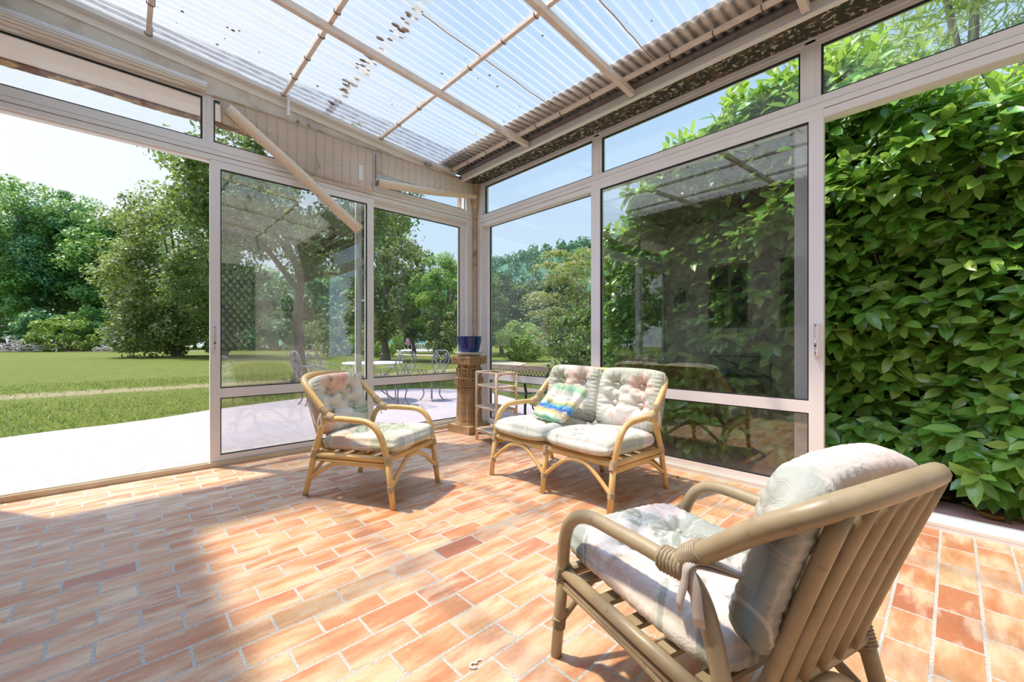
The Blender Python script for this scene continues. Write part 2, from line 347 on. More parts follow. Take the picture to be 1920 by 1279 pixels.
def m_lawn():
    t = NT('lawn_turf'); f = t.noise(t.pos(), 3, 5, .65); f2 = t.noise(t.pos(), 60, 3, .7)
    col = t.ramp(f, [(.3, (.12, .15, .028)), (.55, (.19, .21, .045)), (.75, (.26, .25, .08))])
    col = t.mix(.55, col, t.ramp(f2, [(.3, (.08, .14, .02)), (.7, (.40, .42, .12))]), 'OVERLAY')
    # dry strip across the lawn where the grass has burnt off
    sp = t.new('ShaderNodeSeparateXYZ'); t.t.links.new(t.pos(), sp.inputs[0])
    yy = t.math('SUBTRACT', sp.outputs[1], t.math('ADD', 8.3, t.math('MULTIPLY', f, 1.6)))
    yy = t.math('ADD', yy, t.math('MULTIPLY', t.math('MAXIMUM', t.math('SUBTRACT', sp.outputs[0], .5), 0.0), -.12))
    band = t.ramp(t.math('ADD', t.math('MULTIPLY', yy, .35), .5), [(.22, (0, 0, 0)), (.38, (1, 1, 1)), (.62, (1, 1, 1)), (.78, (0, 0, 0))])
    col = t.mix(t.math('MULTIPLY', band, .75), col, t.ramp(f2, [(.3, (.26, .20, .11)), (.7, (.44, .35, .22))]))
    return t.done(t.bsdf(col, .9, .2, t.bump(f2, .8, .03)))
M['lawn'] = m_lawn()
M['path'] = simple('sandy_path', (.38, .32, .22), (.46, .39, .28), 3, .9)
M['soil'] = simple('dark_soil', (.05, .035, .02), (.14, .09, .05), 12, .95, bump=.5)
M['bark'] = simple('tree_bark', (.10, .075, .055), (.24, .19, .14), 5, .95, bump=.8, stretch=(4, 4, .7))
M['laurel'] = m_leaf('laurel_leaf', [(.08, .27, .035), (.14, .37, .045), (.21, .46, .06), (.34, .54, .10), (.12, .33, .04)], .8, .25, .26, True)
M['laurel_new'] = m_leaf('young_laurel_leaf', [(.26, .46, .05), (.40, .58, .08), (.50, .64, .12)], .5, .5, .35, True)
M['leafA'] = m_leaf('broadleaf_green', [(.05, .17, .06), (.10, .27, .07), (.19, .38, .08), (.34, .50, .14)])
M['leafB'] = m_leaf('teal_green_leaf', [(.03, .15, .10), (.06, .23, .13), (.12, .32, .14), (.28, .46, .19)])
M['leafC'] = m_leaf('olive_leaf', [(.06, .09, .02), (.13, .17, .04), (.26, .30, .09), (.48, .50, .26)], .7)
M['leafD'] = m_leaf('dark_oak_leaf', [(.04, .09, .03), (.08, .15, .05), (.14, .22, .06), (.30, .36, .16)], .5)
M['leafE'] = m_leaf('light_shrub_leaf', [(.14, .26, .04), (.24, .36, .06), (.36, .46, .12)], .4)
M['needle'] = m_leaf('pine_needle', [(.10, .24, .06), (.20, .36, .08), (.32, .48, .12)], .3, .4)
M['needleF'] = m_leaf('hazed_pine_needle', [(.05, .17, .12), (.08, .24, .15), (.14, .31, .17)], .2, .2)  # air haze of the distance put into this bluish needle colour
M['needleL'] = m_leaf('light_needle', [(.26, .36, .12), (.36, .46, .18), (.48, .54, .30)], .3, .5)
M['dark'] = m_leaf('conifer_dark', [(.015, .045, .02), (.035, .08, .03), (.07, .12, .045)], .3, .1)
M['flower'] = m_leaf('pink_silk_flower', [(.80, .52, .45), (.85, .66, .56), (.80, .72, .60)], .2, .4)
M['dead'] = m_leaf('dry_leaf', [(.38, .17, .04), (.48, .26, .08), (.55, .36, .14)], .3, .2)
M['brush'] = simple('grey_dead_wood', (.30, .25, .22), (.48, .42, .38), 20, .95)
M['iron'] = simple('grey_painted_iron', (.16, .16, .17), (.28, .28, .30), 20, .5)
M['iron2'] = simple('galvanised_steel', (.42, .40, .37), (.58, .55, .50), 30, .45)
M['ironb'] = simple('dark_iron', (.02, .05, .045), (.04, .08, .07), 20, .5)
M['ttop'] = simple('white_table_enamel', (.82, .82, .82), rough=.4)
M['oldwood'] = simple('weathered_wood', (.20, .15, .12), (.34, .27, .22), 6, .85, bump=.4, stretch=(6, 1, 6))
M['bluecl'] = simple('blue_cushion', (.02, .10, .22), rough=.8)
M['pinkp'] = simple('pink_parasol_cloth', (.62, .24, .36), rough=.8)
M['bluep'] = simple('blue_parasol_cloth', (.04, .30, .72), rough=.8)
M['lantern'] = simple('black_lantern_iron', (.02, .02, .02), rough=.5)
M['lglass'] = simple('lantern_glass', (.35, .36, .34), rough=.2)
M['winglass'] = simple('house_window_glass', (.015, .02, .018), rough=.06, spec=.5)
M['pool'] = simple('white_pool_paving', (.58, .55, .50), (.66, .63, .58), 2, .8)
def m_throw():
    t = NT('bright_patterned_cotton'); v = t.coord('Object')
    nd = t.noise(v, 9, 2, out=1); mx = t.new('ShaderNodeVectorMath', operation='MULTIPLY_ADD'); t.t.links.new(nd, mx.inputs[0]); mx.inputs[1].default_value = (.06, .06, .06); t.t.links.new(v, mx.inputs[2])
    sp = t.new('ShaderNodeSeparateXYZ'); t.t.links.new(mx.outputs[0], sp.inputs[0])
    u = t.math('ADD', t.math('MULTIPLY', sp.outputs[1], 2.3), .5)
    bands = t.ramp(u, [(0, (.80, .74, .62)), (.13, (.10, .50, .34)), (.18, (.82, .78, .62)), (.28, (.72, .46, .14)), (.36, (.05, .20, .55)), (.46, (.16, .42, .60)), (.52, (.60, .52, .16)), (.60, (.82, .80, .66)), (.76, (.84, .82, .72)), (.84, (.28, .56, .34)), (1, (.66, .76, .50))])
    vo = t.new('ShaderNodeTexVoronoi'); t.t.links.new(mx.outputs[0], vo.inputs['Vector']); vo.inputs['Scale'].default_value = 13
    sc = t.new('ShaderNodeSeparateColor'); t.t.links.new(vo.outputs['Color'], sc.inputs[0])
    fl = t.ramp(sc.outputs[0], [(0, (.16, .52, .40)), (.25, (.82, .80, .66)), (.45, (.80, .40, .14)), (.6, (.70, .66, .18)), (.75, (.82, .80, .70)), (.9, (.30, .58, .36))], 'CONSTANT')
    msk = t.math('LESS_THAN', vo.outputs['Distance'], .33)
    col = t.mix(t.math('MULTIPLY', msk, .6), bands, fl)
    return t.done(t.bsdf(col, .7, .3, t.bump(t.noise(v, 30, 3), .3, .01)))
M['throw'] = m_throw()

# ------------------------------------------------------------------ setting: floor, terrace, lawn
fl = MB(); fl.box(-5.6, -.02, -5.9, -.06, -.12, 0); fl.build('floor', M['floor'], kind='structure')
def poly_slab(name, pts, z0, z1, mat, kind='structure'):
    b = MB(); n = len(pts); b.add([(x, y, z0) for x, y in pts] + [(x, y, z1) for x, y in pts],
        [tuple(range(n - 1, -1, -1)), tuple(range(n, 2 * n))] + [(i, (i + 1) % n, n + (i + 1) % n, n + i) for i in range(n)])
    return b.build(name, mat, kind=kind)
edge = [(-9, 1.9), (-6, 2.6), (-4.6, 3.0), (-4.2, 3.15), (-3.7, 3.22), (-3.17, 3.4), (-2.5, 3.8), (-1.8, 4.03), (-.94, 4.3), (.6, 4.6), (1.5, 4.3), (2.1, 3.6), (2.3, 2.4), (2.0, 1.2), (1.6, .4), (1.45, -.3), (1.3, -1.4), (1.2, -1.75)]
def m_terrace():
    t = NT('pink_terrace_paving'); v = t.pos((1, 1, 1), (.2, .1, 0)); br = t.new('ShaderNodeTexBrick'); br.offset = 0
    t.t.links.new(v, br.inputs['Vector'])
    for k, val in dict(Scale=1, **{'Mortar Size': .006, 'Mortar Smooth': .3, 'Brick Width': .62, 'Row Height': .62}).items(): br.inputs[k].default_value = val
    f = t.noise(t.pos((6, 1.2, 1)), 2.2, 5, .6)
    col = t.ramp(f, [(.3, (.36, .30, .31)), (.6, (.43, .37, .38))])
    col = t.mix(t.math('MULTIPLY', br.outputs['Fac'], .6), col, (.49, .44, .44))
    return t.done(t.bsdf(col, .75, .3, t.bump(f, .3, .004)))
M['terrace'] = m_terrace()
poly_slab('terrace_floor', [(-9, .06), (-.02, .06), (-.02, -.06), (.22, -.06), (.22, -1.75)][0:2] + [(.06, .06), (.06, -1.75)] + edge[::-1], -.12, -.004, M['terrace'])
poly_slab('terrace_floor', [(.2, -7), (.62, -7), (.62, -1.752), (.2, -1.752)], -.12, -.01, M['strip'])
def lawn():
    n = 60; xs = np.concatenate([np.linspace(-90, -12, 14), np.linspace(-10, 30, 40), np.linspace(34, 120, 16)]); ys = np.concatenate([np.linspace(-30, -3, 8), np.linspace(-2, 30, 36), np.linspace(33, 140, 20)])
    X, Y = np.meshgrid(xs, ys); Z = -.05 + .02 * np.sin(X * .7) * np.cos(Y * .5)
    V = np.stack([X, Y, Z], -1).reshape(-1, 3); nx, ny = len(xs), len(ys)
    F = [(j * nx + i, j * nx + i + 1, (j + 1) * nx + i + 1, (j + 1) * nx + i) for j in range(ny - 1) for i in range(nx - 1)]
    npmesh('lawn', V, F, M['lawn'], kind='structure')
lawn()
poly_slab('garden_path', [tuple(at(px, dd)[:2]) for px, dd in ((-300, 50), (60, 50.5), (240, 51.5), (420, 54), (420, 56), (240, 54), (60, 52.6), (-300, 51.5))], -.06, -.01, M['path'])
poly_slab('garden_path', [tuple(at(px, dd)[:2]) for px, dd in ((540, 44), (700, 42), (800, 37), (870, 33), (870, 31), (800, 34.5), (700, 39.5), (540, 41.5))], -.06, -.01, M['path'])
poly_slab('garden_path', [tuple(at(px, dd)[:2]) for px, dd in ((900, 17), (960, 18.5), (990, 22), (960, 24.5), (905, 24))], -.06, -.01, M['path'])
poly_slab('pool_terrace', [tuple(at(px, dd)[:2]) for px, dd in ((738, 52), (838, 50), (838, 62), (738, 64))], -.06, .03, M['pool'])
# soil bed below the hedge
poly_slab('soil_ground', [(.62, -7), (2.8, -7), (2.8, -1.75), (.62, -1.75)], -.1, -.012, M['soil'])

# house walls behind / beside the viewpoint (seen in the glass)
wb = MB()
def wall_with_holes(b, axis, c0, c1, lo, hi, z0, z1, holes):
    """wall slab between coordinates c0..c1 on the other axis, spanning lo..hi; holes (a,b,z0,z1)"""
    cuts = sorted({lo, hi, *[h[0] for h in holes], *[h[1] for h in holes]})
    for a, e in zip(cuts, cuts[1:]):
        hs = sorted([h for h in holes if h[0] <= a and h[1] >= e], key=lambda h: h[2]); z = z0
        for h in hs + [None]:
            zt = h[2] if h else z1
            if zt > z:
                (b.box(c0, c1, a, e, z, zt) if axis == 'y' else b.box(a, e, c0, c1, z, zt))
            if h: z = h[3]
wall_with_holes(wb, 'y', -5.9, -5.6, -6.2, .1, 0, 4.2, [(-1.71, -.94, 1.39, 2.70), (-3.05, -2.26, 1.39, 2.70)])
wb.build('wall_side', M['wall'], kind='structure')
b = MB(); b.box(-5.6, .08, -6.2, -5.9, 0, 4.2); b.build('wall_back', M['wall'], kind='structure')
for k, (a, e) in enumerate(((-1.71, -.94), (-3.05, -2.26))):
    w = struct('window_%d' % (11 + k), (-5.75, (a + e) / 2, 1.39)); h = (e - a) / 2
    f = MB(); f.box(-.04, .05, -h, -h + .06, 0, 1.31); f.box(-.04, .05, h - .06, h, 0, 1.31); f.box(-.04, .05, -h + .06, h - .06, 0, .06); f.box(-.04, .05, -h + .06, h - .06, 1.25, 1.31); f.box(-.03, .04, -.03, .03, .06, 1.25)
    f.build('window_frame', M['oldwood'], w); g = MB(); g.box(-.01, .0, -h + .06, h - .06, .06, 1.25); g.build('window_pane', M['winglass'], w)
    s_ = MB(); s_.box(.02, .24, -h - .05, h + .05, -.07, 0); s_.build('window_sill', M['wall'], w)
b = MB(); b.box(-5.6, -4.15, -5.9, .02, 3.66, 3.74); b.build('ceiling', M['ceilboard'], kind='structure')

# ------------------------------------------------------------------ glazed walls
def rail(b, axis, a, e, z0, z1, off=0.0, d=.03):
    """horizontal member along an axis, centred on the wall plane + off"""
    if axis == 'x': b.box(a, e, off - d, off + d, z0, z1)
    else: b.box(off - d, off + d, a, e, z0, z1)
def stile(b, axis, c0, c1, z0, z1, off=0.0, d=.03):
    rail(b, axis, c0, c1, z0, z1, off, d)
def pane(axis, a, e, z0, z1, off, mat, parent, name='pane'):
    b = MB(); rail(b, axis, a, e, z0, z1, off, .004); o = b.build(name, mat, parent); return o
def gasket(axis, a, e, z0, z1, off, parent, w=.009, d=.008):
    b = MB(); rail(b, axis, a, a + w, z0, z1, off, d); rail(b, axis, e - w, e, z0, z1, off, d); rail(b, axis, a + w, e - w, z0, z0 + w, off, d); rail(b, axis, a + w, e - w, z1 - w, z1, off, d)
    b.build('gasket', M['gasket'], parent)
def leaf(name, axis, a, e, off, mat, inner, sw=(.075, .075), z0=.03, ztop=2.71):
    """full-height glazed leaf: two stiles, bottom, middle and top rail, two panes"""
    o = struct(name); f = MB(); d = .022
    stile(f, axis, a, a + sw[0], z0, ztop, off, d); stile(f, axis, e - sw[1], e, z0, ztop, off, d)
    A, E_ = a + sw[0], e - sw[1]
    for (p, q) in ((z0, .095), (.605, .69), (2.645, ztop)): rail(f, axis, A, E_, p, q, off, d * .9)
    f.build('sash_frame', M['white'], o)
    for (p, q) in ((.095, .605), (.69, 2.645)):
        pane(axis, A, E_, p, q, off, mat, o); gasket(axis, A, E_, p, q, off + inner * .006, o)
    return o
def handle(parent, axis, c, z0, z1, off, inner, w=.055):
    """white finger-pull latch with slot and snib"""
    b = MB(); s_ = -1 if inner < 0 else 1
    def bx(a, e, p, q, d0, d1):
        if axis == 'x': b.box(a, e, min(off + s_ * d0, off + s_ * d1), max(off + s_ * d0, off + s_ * d1), p, q)
        else: b.box(min(off + s_ * d0, off + s_ * d1), max(off + s_ * d0, off + s_ * d1), a, e, p, q)
    bx(c - w * .5, c + w * .2, z0, z1, .0, .018); bx(c - w * .3, c - w * .2, z0, z1, .018, .03)
    bx(c + w * .1, c + w * .2, z0, z1, .018, .03)
    h = b.build('handle', M['white'], parent)
    b = MB(); bx(c - w * .16, c + w * .06, z0 + .06, z0 + .07, .018, .024); bx(c - w * .10, c, z1 - .02, z1 - .012, .018, .021); bx(c - w * .10, c, z0 + .012, z0 + .02, .018, .021); b.build('slot', M['gasket'], h)
    b = MB(); bx(c - w * .15, c + w * .05, z0 + .085, z0 + .12, .018, .03); b.build('snib', M['white'], h)
# left wall (plane y = 0)
dl = leaf('door_1', 'x', -3.0, -1.50, -.035, M['glass_dark'], -1); handle(dl, 'x', -2.965, 1.03, 1.25, -.057, -1)
leaf('window_1', 'x', -1.56, -.2, .03, M['glass'], -1, (.07, .065))
leaf('window_9', 'x', -5.58, -4.45, 0, M['glass'], -1)
# second sliding leaf parked behind: its white stile shows through the glass
pk = struct('door_3'); b = MB(); stile(b, 'x', -1.665, -1.60, .03, 2.71, .05, .016); b.build('sash_stile', M['white'], pk)
# right wall (plane x = 0)
dr = leaf('door_2', 'y', -3.91, -1.975, -.035, M['glass_dark'], -1, (.085, .11)); handle(dr, 'y', -3.865, 1.01, 1.235, -.057, -1)
leaf('window_2', 'y', -2.05, -.2, .03, M['glass'], -1, (.075, .085))
pk = struct('door_4'); b = MB(); stile(b, 'y', -3.80, -3.72, .03, 2.70, .05, .016); stile(b, 'y', -3.825, -3.805, .03, 2.70, .05, .03); b.build('sash_stile', M['white'], pk)
# transom bars, tracks, mullions
tr = MB()
for (z0, z1, d) in ((2.715, 2.755, .053), (2.76, 2.795, .059), (2.80, 2.865, .053)): rail(tr, 'x', -5.6, -.066, z0, z1, 0, d)
tr.box(-5.6, -.12, -.03, .03, 2.70, 2.80); tr.build('trim_1', M['white'], kind='structure')
tr = MB()
for (z0, z1, d) in ((2.645, 2.70, .053), (2.705, 2.745, .059), (2.75, 2.80, .053)): rail(tr, 'y', -5.9, -.066, z0 + .0, z1, 0, d)
tr.box(-.03, .03, -5.9, -.12, 2.64, 2.79); tr.build('trim_2', M['white'], kind='structure')
tr = MB(); rail(tr, 'x', -5.6, -.08, 0, .03, 0, .075); rail(tr, 'x', -5.6, -.08, .03, .042, -.07, .005); rail(tr, 'x', -5.6, -.08, .03, .042, -.005, .004); tr.build('trim_3', M['track'], kind='structure')
tr = MB(); tr.box(-.07, .20, -5.9, -.08, 0, .022); rail(tr, 'y', -5.9, -.08, .022, .04, -.065, .006); rail(tr, 'y', -5.9, -.08, .022, .05, .06, .006); tr.build('trim_4', M['sill'], kind='structure')
# upper lights
def light(name, axis, a, e, z0, z1, mat):
    o = struct(name); f = MB(); d = .03
    stile(f, axis, a, a + .03, z0, z1, 0, d); stile(f, axis, e - .03, e, z0, z1, 0, d)
    rail(f, axis, a + .03, e - .03, z0, z0 + .012, 0, d); rail(f, axis, a + .03, e - .03, z1 - .03, z1, 0, d)
    f.build('window_frame', M['white'], o); pane(axis, a + .03, e - .03, z0 + .012, z1 - .03, 0, mat, o); gasket(axis, a + .03, e - .03, z0 + .012, z1 - .03, -.012, o, .012)
    return o
light('window_3', 'x', -4.42, -3.02, 2.865, 3.285, M['glass']); light('window_4', 'x', -3.0, -1.54, 2.865, 3.285, M['glass']); light('window_5', 'x', -1.50, -.16, 2.865, 3.27, M['glass'])
light('window_6', 'y', -2.0, -.2, 2.80, 3.215, M['glass']); light('window_7', 'y', -3.80, -2.055, 2.80, 3.2, M['glass']); light('window_8', 'y', -5.5, -3.86, 2.80, 3.2, M['glass'])
tr = MB(); tr.box(-3.02, -3.0, -.035, .035, 2.865, 3.29); tr.box(-1.54, -1.50, -.035, .035, 2.865, 3.29); tr.build('trim_5', M['white'], kind='structure')
tr = MB(); tr.box(-.034, .034, -2.055, -2.0, 2.80, 3.215); tr.box(-.034, .034, -3.86, -3.80, 2.80, 3.215); tr.box(-.034, .034, -5.9, -.16, 3.2, 3.255); tr.build('trim_6', M['white'], kind='structure')
# far jambs
tr = MB(); tr.box(-4.44, -4.34, -.05, .05, .03, 2.71); tr.box(-4.44, -4.42, -.035, .035, 2.86, 3.29); tr.build('trim_7', M['white'], kind='structure')
# corner post: white trims with the timber strip between
tr = MB(); tr.box(-.2, -.07, -.05, .06, 0, 3.24); tr.box(-.05, .06, -.2, -.07, 0, 3.24); tr.box(-.2, -.18, -.065, -.05, 0, 2.7); tr.box(-.065, -.05, -.2, -.18, 0, 2.7); tr.build('trim_8', M['white'], kind='structure')
tr = MB(); tr.tube([(-.075, -.075, .0), (-.075, -.075, 2.75), (-.08, -.085, 2.9), (-.085, -.09, 3.05), (-.07, -.08, 3.25)], [.03, .032, .04, .05, .06], 10, 4); tr.build('trim_9', M['corner'], kind='structure')
# cement wall above the left glazing, following the roof slope
ZR = lambda x: 3.285 - .0875 * x
b = MB(); pts = [(-5.6, 3.285), (-.1, 3.262), (-.1, ZR(-.1) - .05), (-5.6, ZR(-5.6) - .05)]
b.add([(x, -.055, z) for x, z in pts] + [(x, .06, z) for x, z in pts], [(0, 1, 2, 3), (7, 6, 5, 4), (0, 4, 5, 1), (1, 5, 6, 2), (2, 6, 7, 3), (3, 7, 4, 0)]); b.build('wall_left', M['render'], kind='structure')
def slope_box(b, x0, x1, y0, y1, dz0, dz1):
    vs = [(x, y, ZR(x) + dz) for dz in (dz0, dz1) for y in (y0, y1) for x in (x0, x1)]
    b.add(vs, [(0, 2, 3, 1), (4, 5, 7, 6), (0, 1, 5, 4), (2, 6, 7, 3), (0, 4, 6, 2), (1, 3, 7, 5)])
b = MB(); slope_box(b, -5.6, -.42, -.135, -.055, -.055, -.022); slope_box(b, -5.6, -.42, -.07, -.055, -.115, -.055); b.build('trim_10', M['angle'], kind='structure')
# eave outside the left wall
b = MB(); b.box(-7, -1.9, .061, .50, 3.30, 3.33); b.build('trim_11', M['eave'], kind='structure')
b = MB(); xs = np.linspace(-7, -1.9, 160); yo = .60 + .012 * np.sin(xs * 7) + .012 * np.array([random.random() for _ in xs])
for i in range(len(xs) - 1):
    b.add([(xs[i], .50, 3.285), (xs[i + 1], .50, 3.285), (xs[i + 1], yo[i + 1], 3.285), (xs[i], yo[i], 3.285), (xs[i], .50, 3.40), (xs[i + 1], .50, 3.40), (xs[i + 1], yo[i + 1], 3.36), (xs[i], yo[i], 3.36)], [(0, 3, 2, 1), (4, 5, 6, 7), (0, 1, 5, 4), (2, 3, 7, 6)])
b.build('trim_12', M['eave_edge'], kind='structure')
b = MB(); b.add([(-7, .06, ZR(-7) - .03), (-1.9, .06, ZR(-1.9) - .03), (-1.9, .5, 3.40), (-7, .5, 3.40), (-7, .06, ZR(-7) - .01), (-1.9, .06, ZR(-1.9) - .01), (-1.9, .5, 3.42), (-7, .5, 3.42)], [(0, 3, 2, 1), (4, 5, 6, 7), (0, 1, 5, 4), (2, 3, 7, 6), (1, 2, 6, 5), (3, 0, 4, 7)]); b.build('trim_13', M['oldwood'], kind='structure')
b = MB(); b.box(-.155, -.09, .16, .22, 0, 3.3); b.build('trim_40', M['corner'], kind='structure')

# ------------------------------------------------------------------ roof
def sheet(x0, x1, y0, y1, dz, parent=None):
    step = .076 / 8; ys = np.arange(y0, y1 + step * .5, step); xs = np.linspace(x0, x1, 5)
    Xg, Yg = np.meshgrid(xs, ys); Z = 3.285 - .0875 * Xg + dz + .012 * np.sin(2 * PI * Yg / .076)
    V = np.stack([Xg, Yg, Z], -1).reshape(-1, 3); n = len(xs)
    F = [(j * n + i, j * n + i + 1, (j + 1) * n + i + 1, (j + 1) * n + i) for j in range(len(ys) - 1) for i in range(n - 1)]
    return npmesh('ceiling', V, F, M['roof'], smooth=True, kind='structure')
P = .076; seams = [0, -13 * P, -25 * P, -38 * P, -51 * P, -64 * P, -78 * P]
SH = []
for i in range(6):
    SH.append(sheet(-4.2, -1.99, seams[i + 1] - P * .5, seams[i], .004 * (i % 2)))
    SH.append(sheet(-2.06, -.40, seams[i + 1] - P * .5, seams[i], -.010 + .004 * (i % 2)))
# leaf dirt caught in the lap and along two side laps
b = MB()
y = -.15
while y > -4.4:
    if random.random() < (.92 if -2.6 < y < -.5 else .5):
        for k in range(random.randint(1, 3)):
            r = random.uniform(.008, .02); x = -2.03 + random.uniform(-.07, .05); b.ball((x, y + random.uniform(-.02, .02), ZR(x) + .004), r, 7, 5, (1.9, .9, .45))
    y -= .076
b.build('lap_dirt', M['dirt'], SH[1], True)
b = MB()
for k in range(70):
    x = random.uniform(-3.6, -.55); yy = random.uniform(-4.2, -.3); b.ball((x, yy, ZR(x) - .002), random.uniform(.004, .012), 6, 4, (1.3, 1, .5))
b.build('dirt_specks', M['dirt'], SH[3], True)
for ys_, x0 in ((seams[2], -2.0), (seams[3], -2.0)):
    b = MB(); pts = [(x0 + .1 * i, ys_ - .02 + random.uniform(-.004, .004), ZR(x0 + .1 * i) - .016) for i in range(16)]; b.tube(pts, .0035, 5, 2); b.build('seam_dirt', M['dirt'], SH[5])
# opaque flashings lying on the sheets (left verge and gutter side)
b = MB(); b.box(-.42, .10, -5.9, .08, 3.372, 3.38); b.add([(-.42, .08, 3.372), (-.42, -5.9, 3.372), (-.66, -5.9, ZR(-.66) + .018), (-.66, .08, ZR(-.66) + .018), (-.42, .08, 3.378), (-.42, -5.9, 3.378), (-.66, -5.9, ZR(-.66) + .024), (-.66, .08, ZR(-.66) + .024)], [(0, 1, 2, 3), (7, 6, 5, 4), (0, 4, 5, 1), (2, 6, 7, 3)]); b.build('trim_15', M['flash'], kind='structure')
# gutter box strip and mossy soffit slab
b = MB(); b.box(-.33, -.305, -5.9, -.10, 3.21, 3.285); b.box(-.345, -.305, -5.9, -.10, 3.20, 3.212); b.build('trim_16', M['angle'], kind='structure')
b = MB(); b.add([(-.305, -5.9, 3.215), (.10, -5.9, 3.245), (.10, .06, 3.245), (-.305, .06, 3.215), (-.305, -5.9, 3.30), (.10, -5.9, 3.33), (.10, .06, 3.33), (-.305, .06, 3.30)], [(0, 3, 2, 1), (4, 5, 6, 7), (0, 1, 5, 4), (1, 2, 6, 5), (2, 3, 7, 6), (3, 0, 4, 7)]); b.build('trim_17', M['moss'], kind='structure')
b = MB(); b.box(-.40, -.33, -5.9, -.10, 3.285, 3.30); b.build('trim_18', M['gap_dark'], kind='structure')  # dark strip standing in for the shaded gap inside the gutter
# rafters and purlins with hook bolts
k = 19
for yc in (-1.355, -2.625, -3.87, -5.1):
    b = MB(); slope_box(b, -4.2, -.36, yc - .022, yc + .022, -.10, -.048); b.build('trim_%d' % k, M['beam'], kind='structure'); k += 1
for xc in (-.50, -1.46, -2.44, -3.41):
    b = MB(); z = ZR(xc); b.box(xc - .016, xc + .016, -5.9, -.06, z - .048, z - .018); o = b.build('trim_%d' % k, M['beam'], kind='structure'); k += 1
    y = -.16
    while y > -4.3:
        h = MB(); h.tube([(xc + .022, y, z + .03), (xc + .022, y, z - .03), (xc + .02, y, z - .052), (xc, y, z - .056), (xc - .02, y, z - .05), (xc - .023, y, z - .03)], .0035, 6, 3)
        h.ball((xc + .022, y, z + .015), .009, 6, 4, (1, 1, .6)); h.build('hook', M['hook'], o, True)
        y -= random.uniform(.3, .42)
b = MB(); b.box(-2.405, -2.383, -.14, -.12, 3.285, 3.49); b.build('trim_%d' % k, M['white'], kind='structure')

# ------------------------------------------------------------------ cushions
def cushion(w, d, h, tufts, n=96, p=5.0, dep=.045, gather=.0026, sag=0.0, seed=0, corner=.25):
    """pillow in local x (w) y (d), z thickness; returns numpy V,F"""
    rr = np.random.default_rng(seed); u = np.linspace(-1, 1, n); U, Vv = np.meshgrid(u, u)
    U = np.sign(U) * np.abs(U) ** .8; Vv = np.sign(Vv) * np.abs(Vv) ** .8
    # rounded-corner outline
    k = corner; X = U * (1 - k * .5 * Vv ** 4 * np.abs(U) ** 2 * .5); Y = Vv * (1 - k * .5 * U ** 4 * np.abs(Vv) ** 2 * .5)
    prof = np.clip((1 - np.abs(U) ** p) * (1 - np.abs(Vv) ** p), 0, 1) ** .30
    ph = rr.uniform(0, 6, 4)
    def side(sgn):
        Z = prof * h / 2
        for (tx, ty) in tufts:
            dx = (X - tx) * w / 2; dy = (Y - ty) * d / 2; r = np.hypot(dx, dy); th = np.arctan2(dy, dx)
            Z = Z - dep * np.exp(-(r / .055) ** 2) * prof - dep * .35 * np.exp(-(r / .11) ** 2) * prof
            Z = Z + .0055 * np.cos(th * 7 + ph[0] + tx * 9) * np.exp(-((r - .06) / .055) ** 2) * prof
        for i_ in range(len(tufts)):
            for j_ in range(i_):
                (ax_, ay_), (bx_, by_) = tufts[i_], tufts[j_]; A_ = np.array([ax_ * w / 2, ay_ * d / 2]); B_ = np.array([bx_ * w / 2, by_ * d / 2]); ab = B_ - A_; L2 = ab @ ab
                tt = np.clip(((X * w / 2 - A_[0]) * ab[0] + (Y * d / 2 - A_[1]) * ab[1]) / L2, 0, 1); dd_ = np.hypot(X * w / 2 - A_[0] - tt * ab[0], Y * d / 2 - A_[1] - tt * ab[1])
                if L2 < (max(w, d) * .62) ** 2: Z = Z - dep * .28 * np.exp(-(dd_ / .028) ** 2) * prof
        e = np.maximum(np.abs(U), np.abs(Vv)); ang = np.where(np.abs(U) > np.abs(Vv), Vv * d, U * w)
        Z = Z + gather * np.cos(ang * 95 + ph[1]) * np.clip((e - .62) / .3, 0, 1) * prof
        Z = Z + .006 * np.sin(X * 4 + ph[2]) * np.cos(Y * 3.3 + ph[3]) * prof
        return sgn * Z
    bow = sag * (U ** 2)
    T = np.stack([X * w / 2, Y * d / 2, side(1) + bow], -1).reshape(-1, 3); B = np.stack([X * w / 2, Y * d / 2, side(-1) * .9 + bow], -1).reshape(-1, 3)
    F = []
    for j in range(n - 1):
        for i in range(n - 1):
            a = j * n + i; F.append((a, a + 1, a + n + 1, a + n)); F.append((n * n + a, n * n + a + n, n * n + a + n + 1, n * n + a + 1))
    ring = [i for i in range(n)] + [j * n + n - 1 for j in range(1, n)] + [(n - 1) * n + i for i in range(n - 2, -1, -1)] + [j * n for j in range(n - 2, 0, -1)]
    for a, b_ in zip(ring, ring[1:] + ring[:1]): F.append((a, n * n + a, n * n + b_, b_))
    return np.concatenate([T, B]), np.array(F)
def put_cushion(name, mat, parent, Mx, w, d, h, tufts, buttons=True, **kw):
    V, F = cushion(w, d, h, tufts, **kw)
    R3 = np.array(Mx.to_3x3()); t3 = np.array(Mx.translation)
    o = npmesh(name, V @ R3.T + t3, F, mat, parent, True)
    paint(o.data, V[:, :2], {'sage_floral_cotton': 'sage', 'cream_floral_cotton': 'pale', 'grey_floral_cotton': 'grey'}[mat.name], kw.get('seed', 0))
    if buttons:
        for (tx, ty) in tufts:
            q = Mx @ Vector((tx * w / 2, ty * d / 2, h / 2 - .045)); b = MB().ball(q, .011, 8, 5); b.build('button', M['button'], o, True)
    return o
def ribbon(name, pts, parent, w=.012, mat=None):
    b = MB(); b.tube(pts, w, 6, 4, flat=.25); return b.build(name, mat or M['tie'], parent, True)

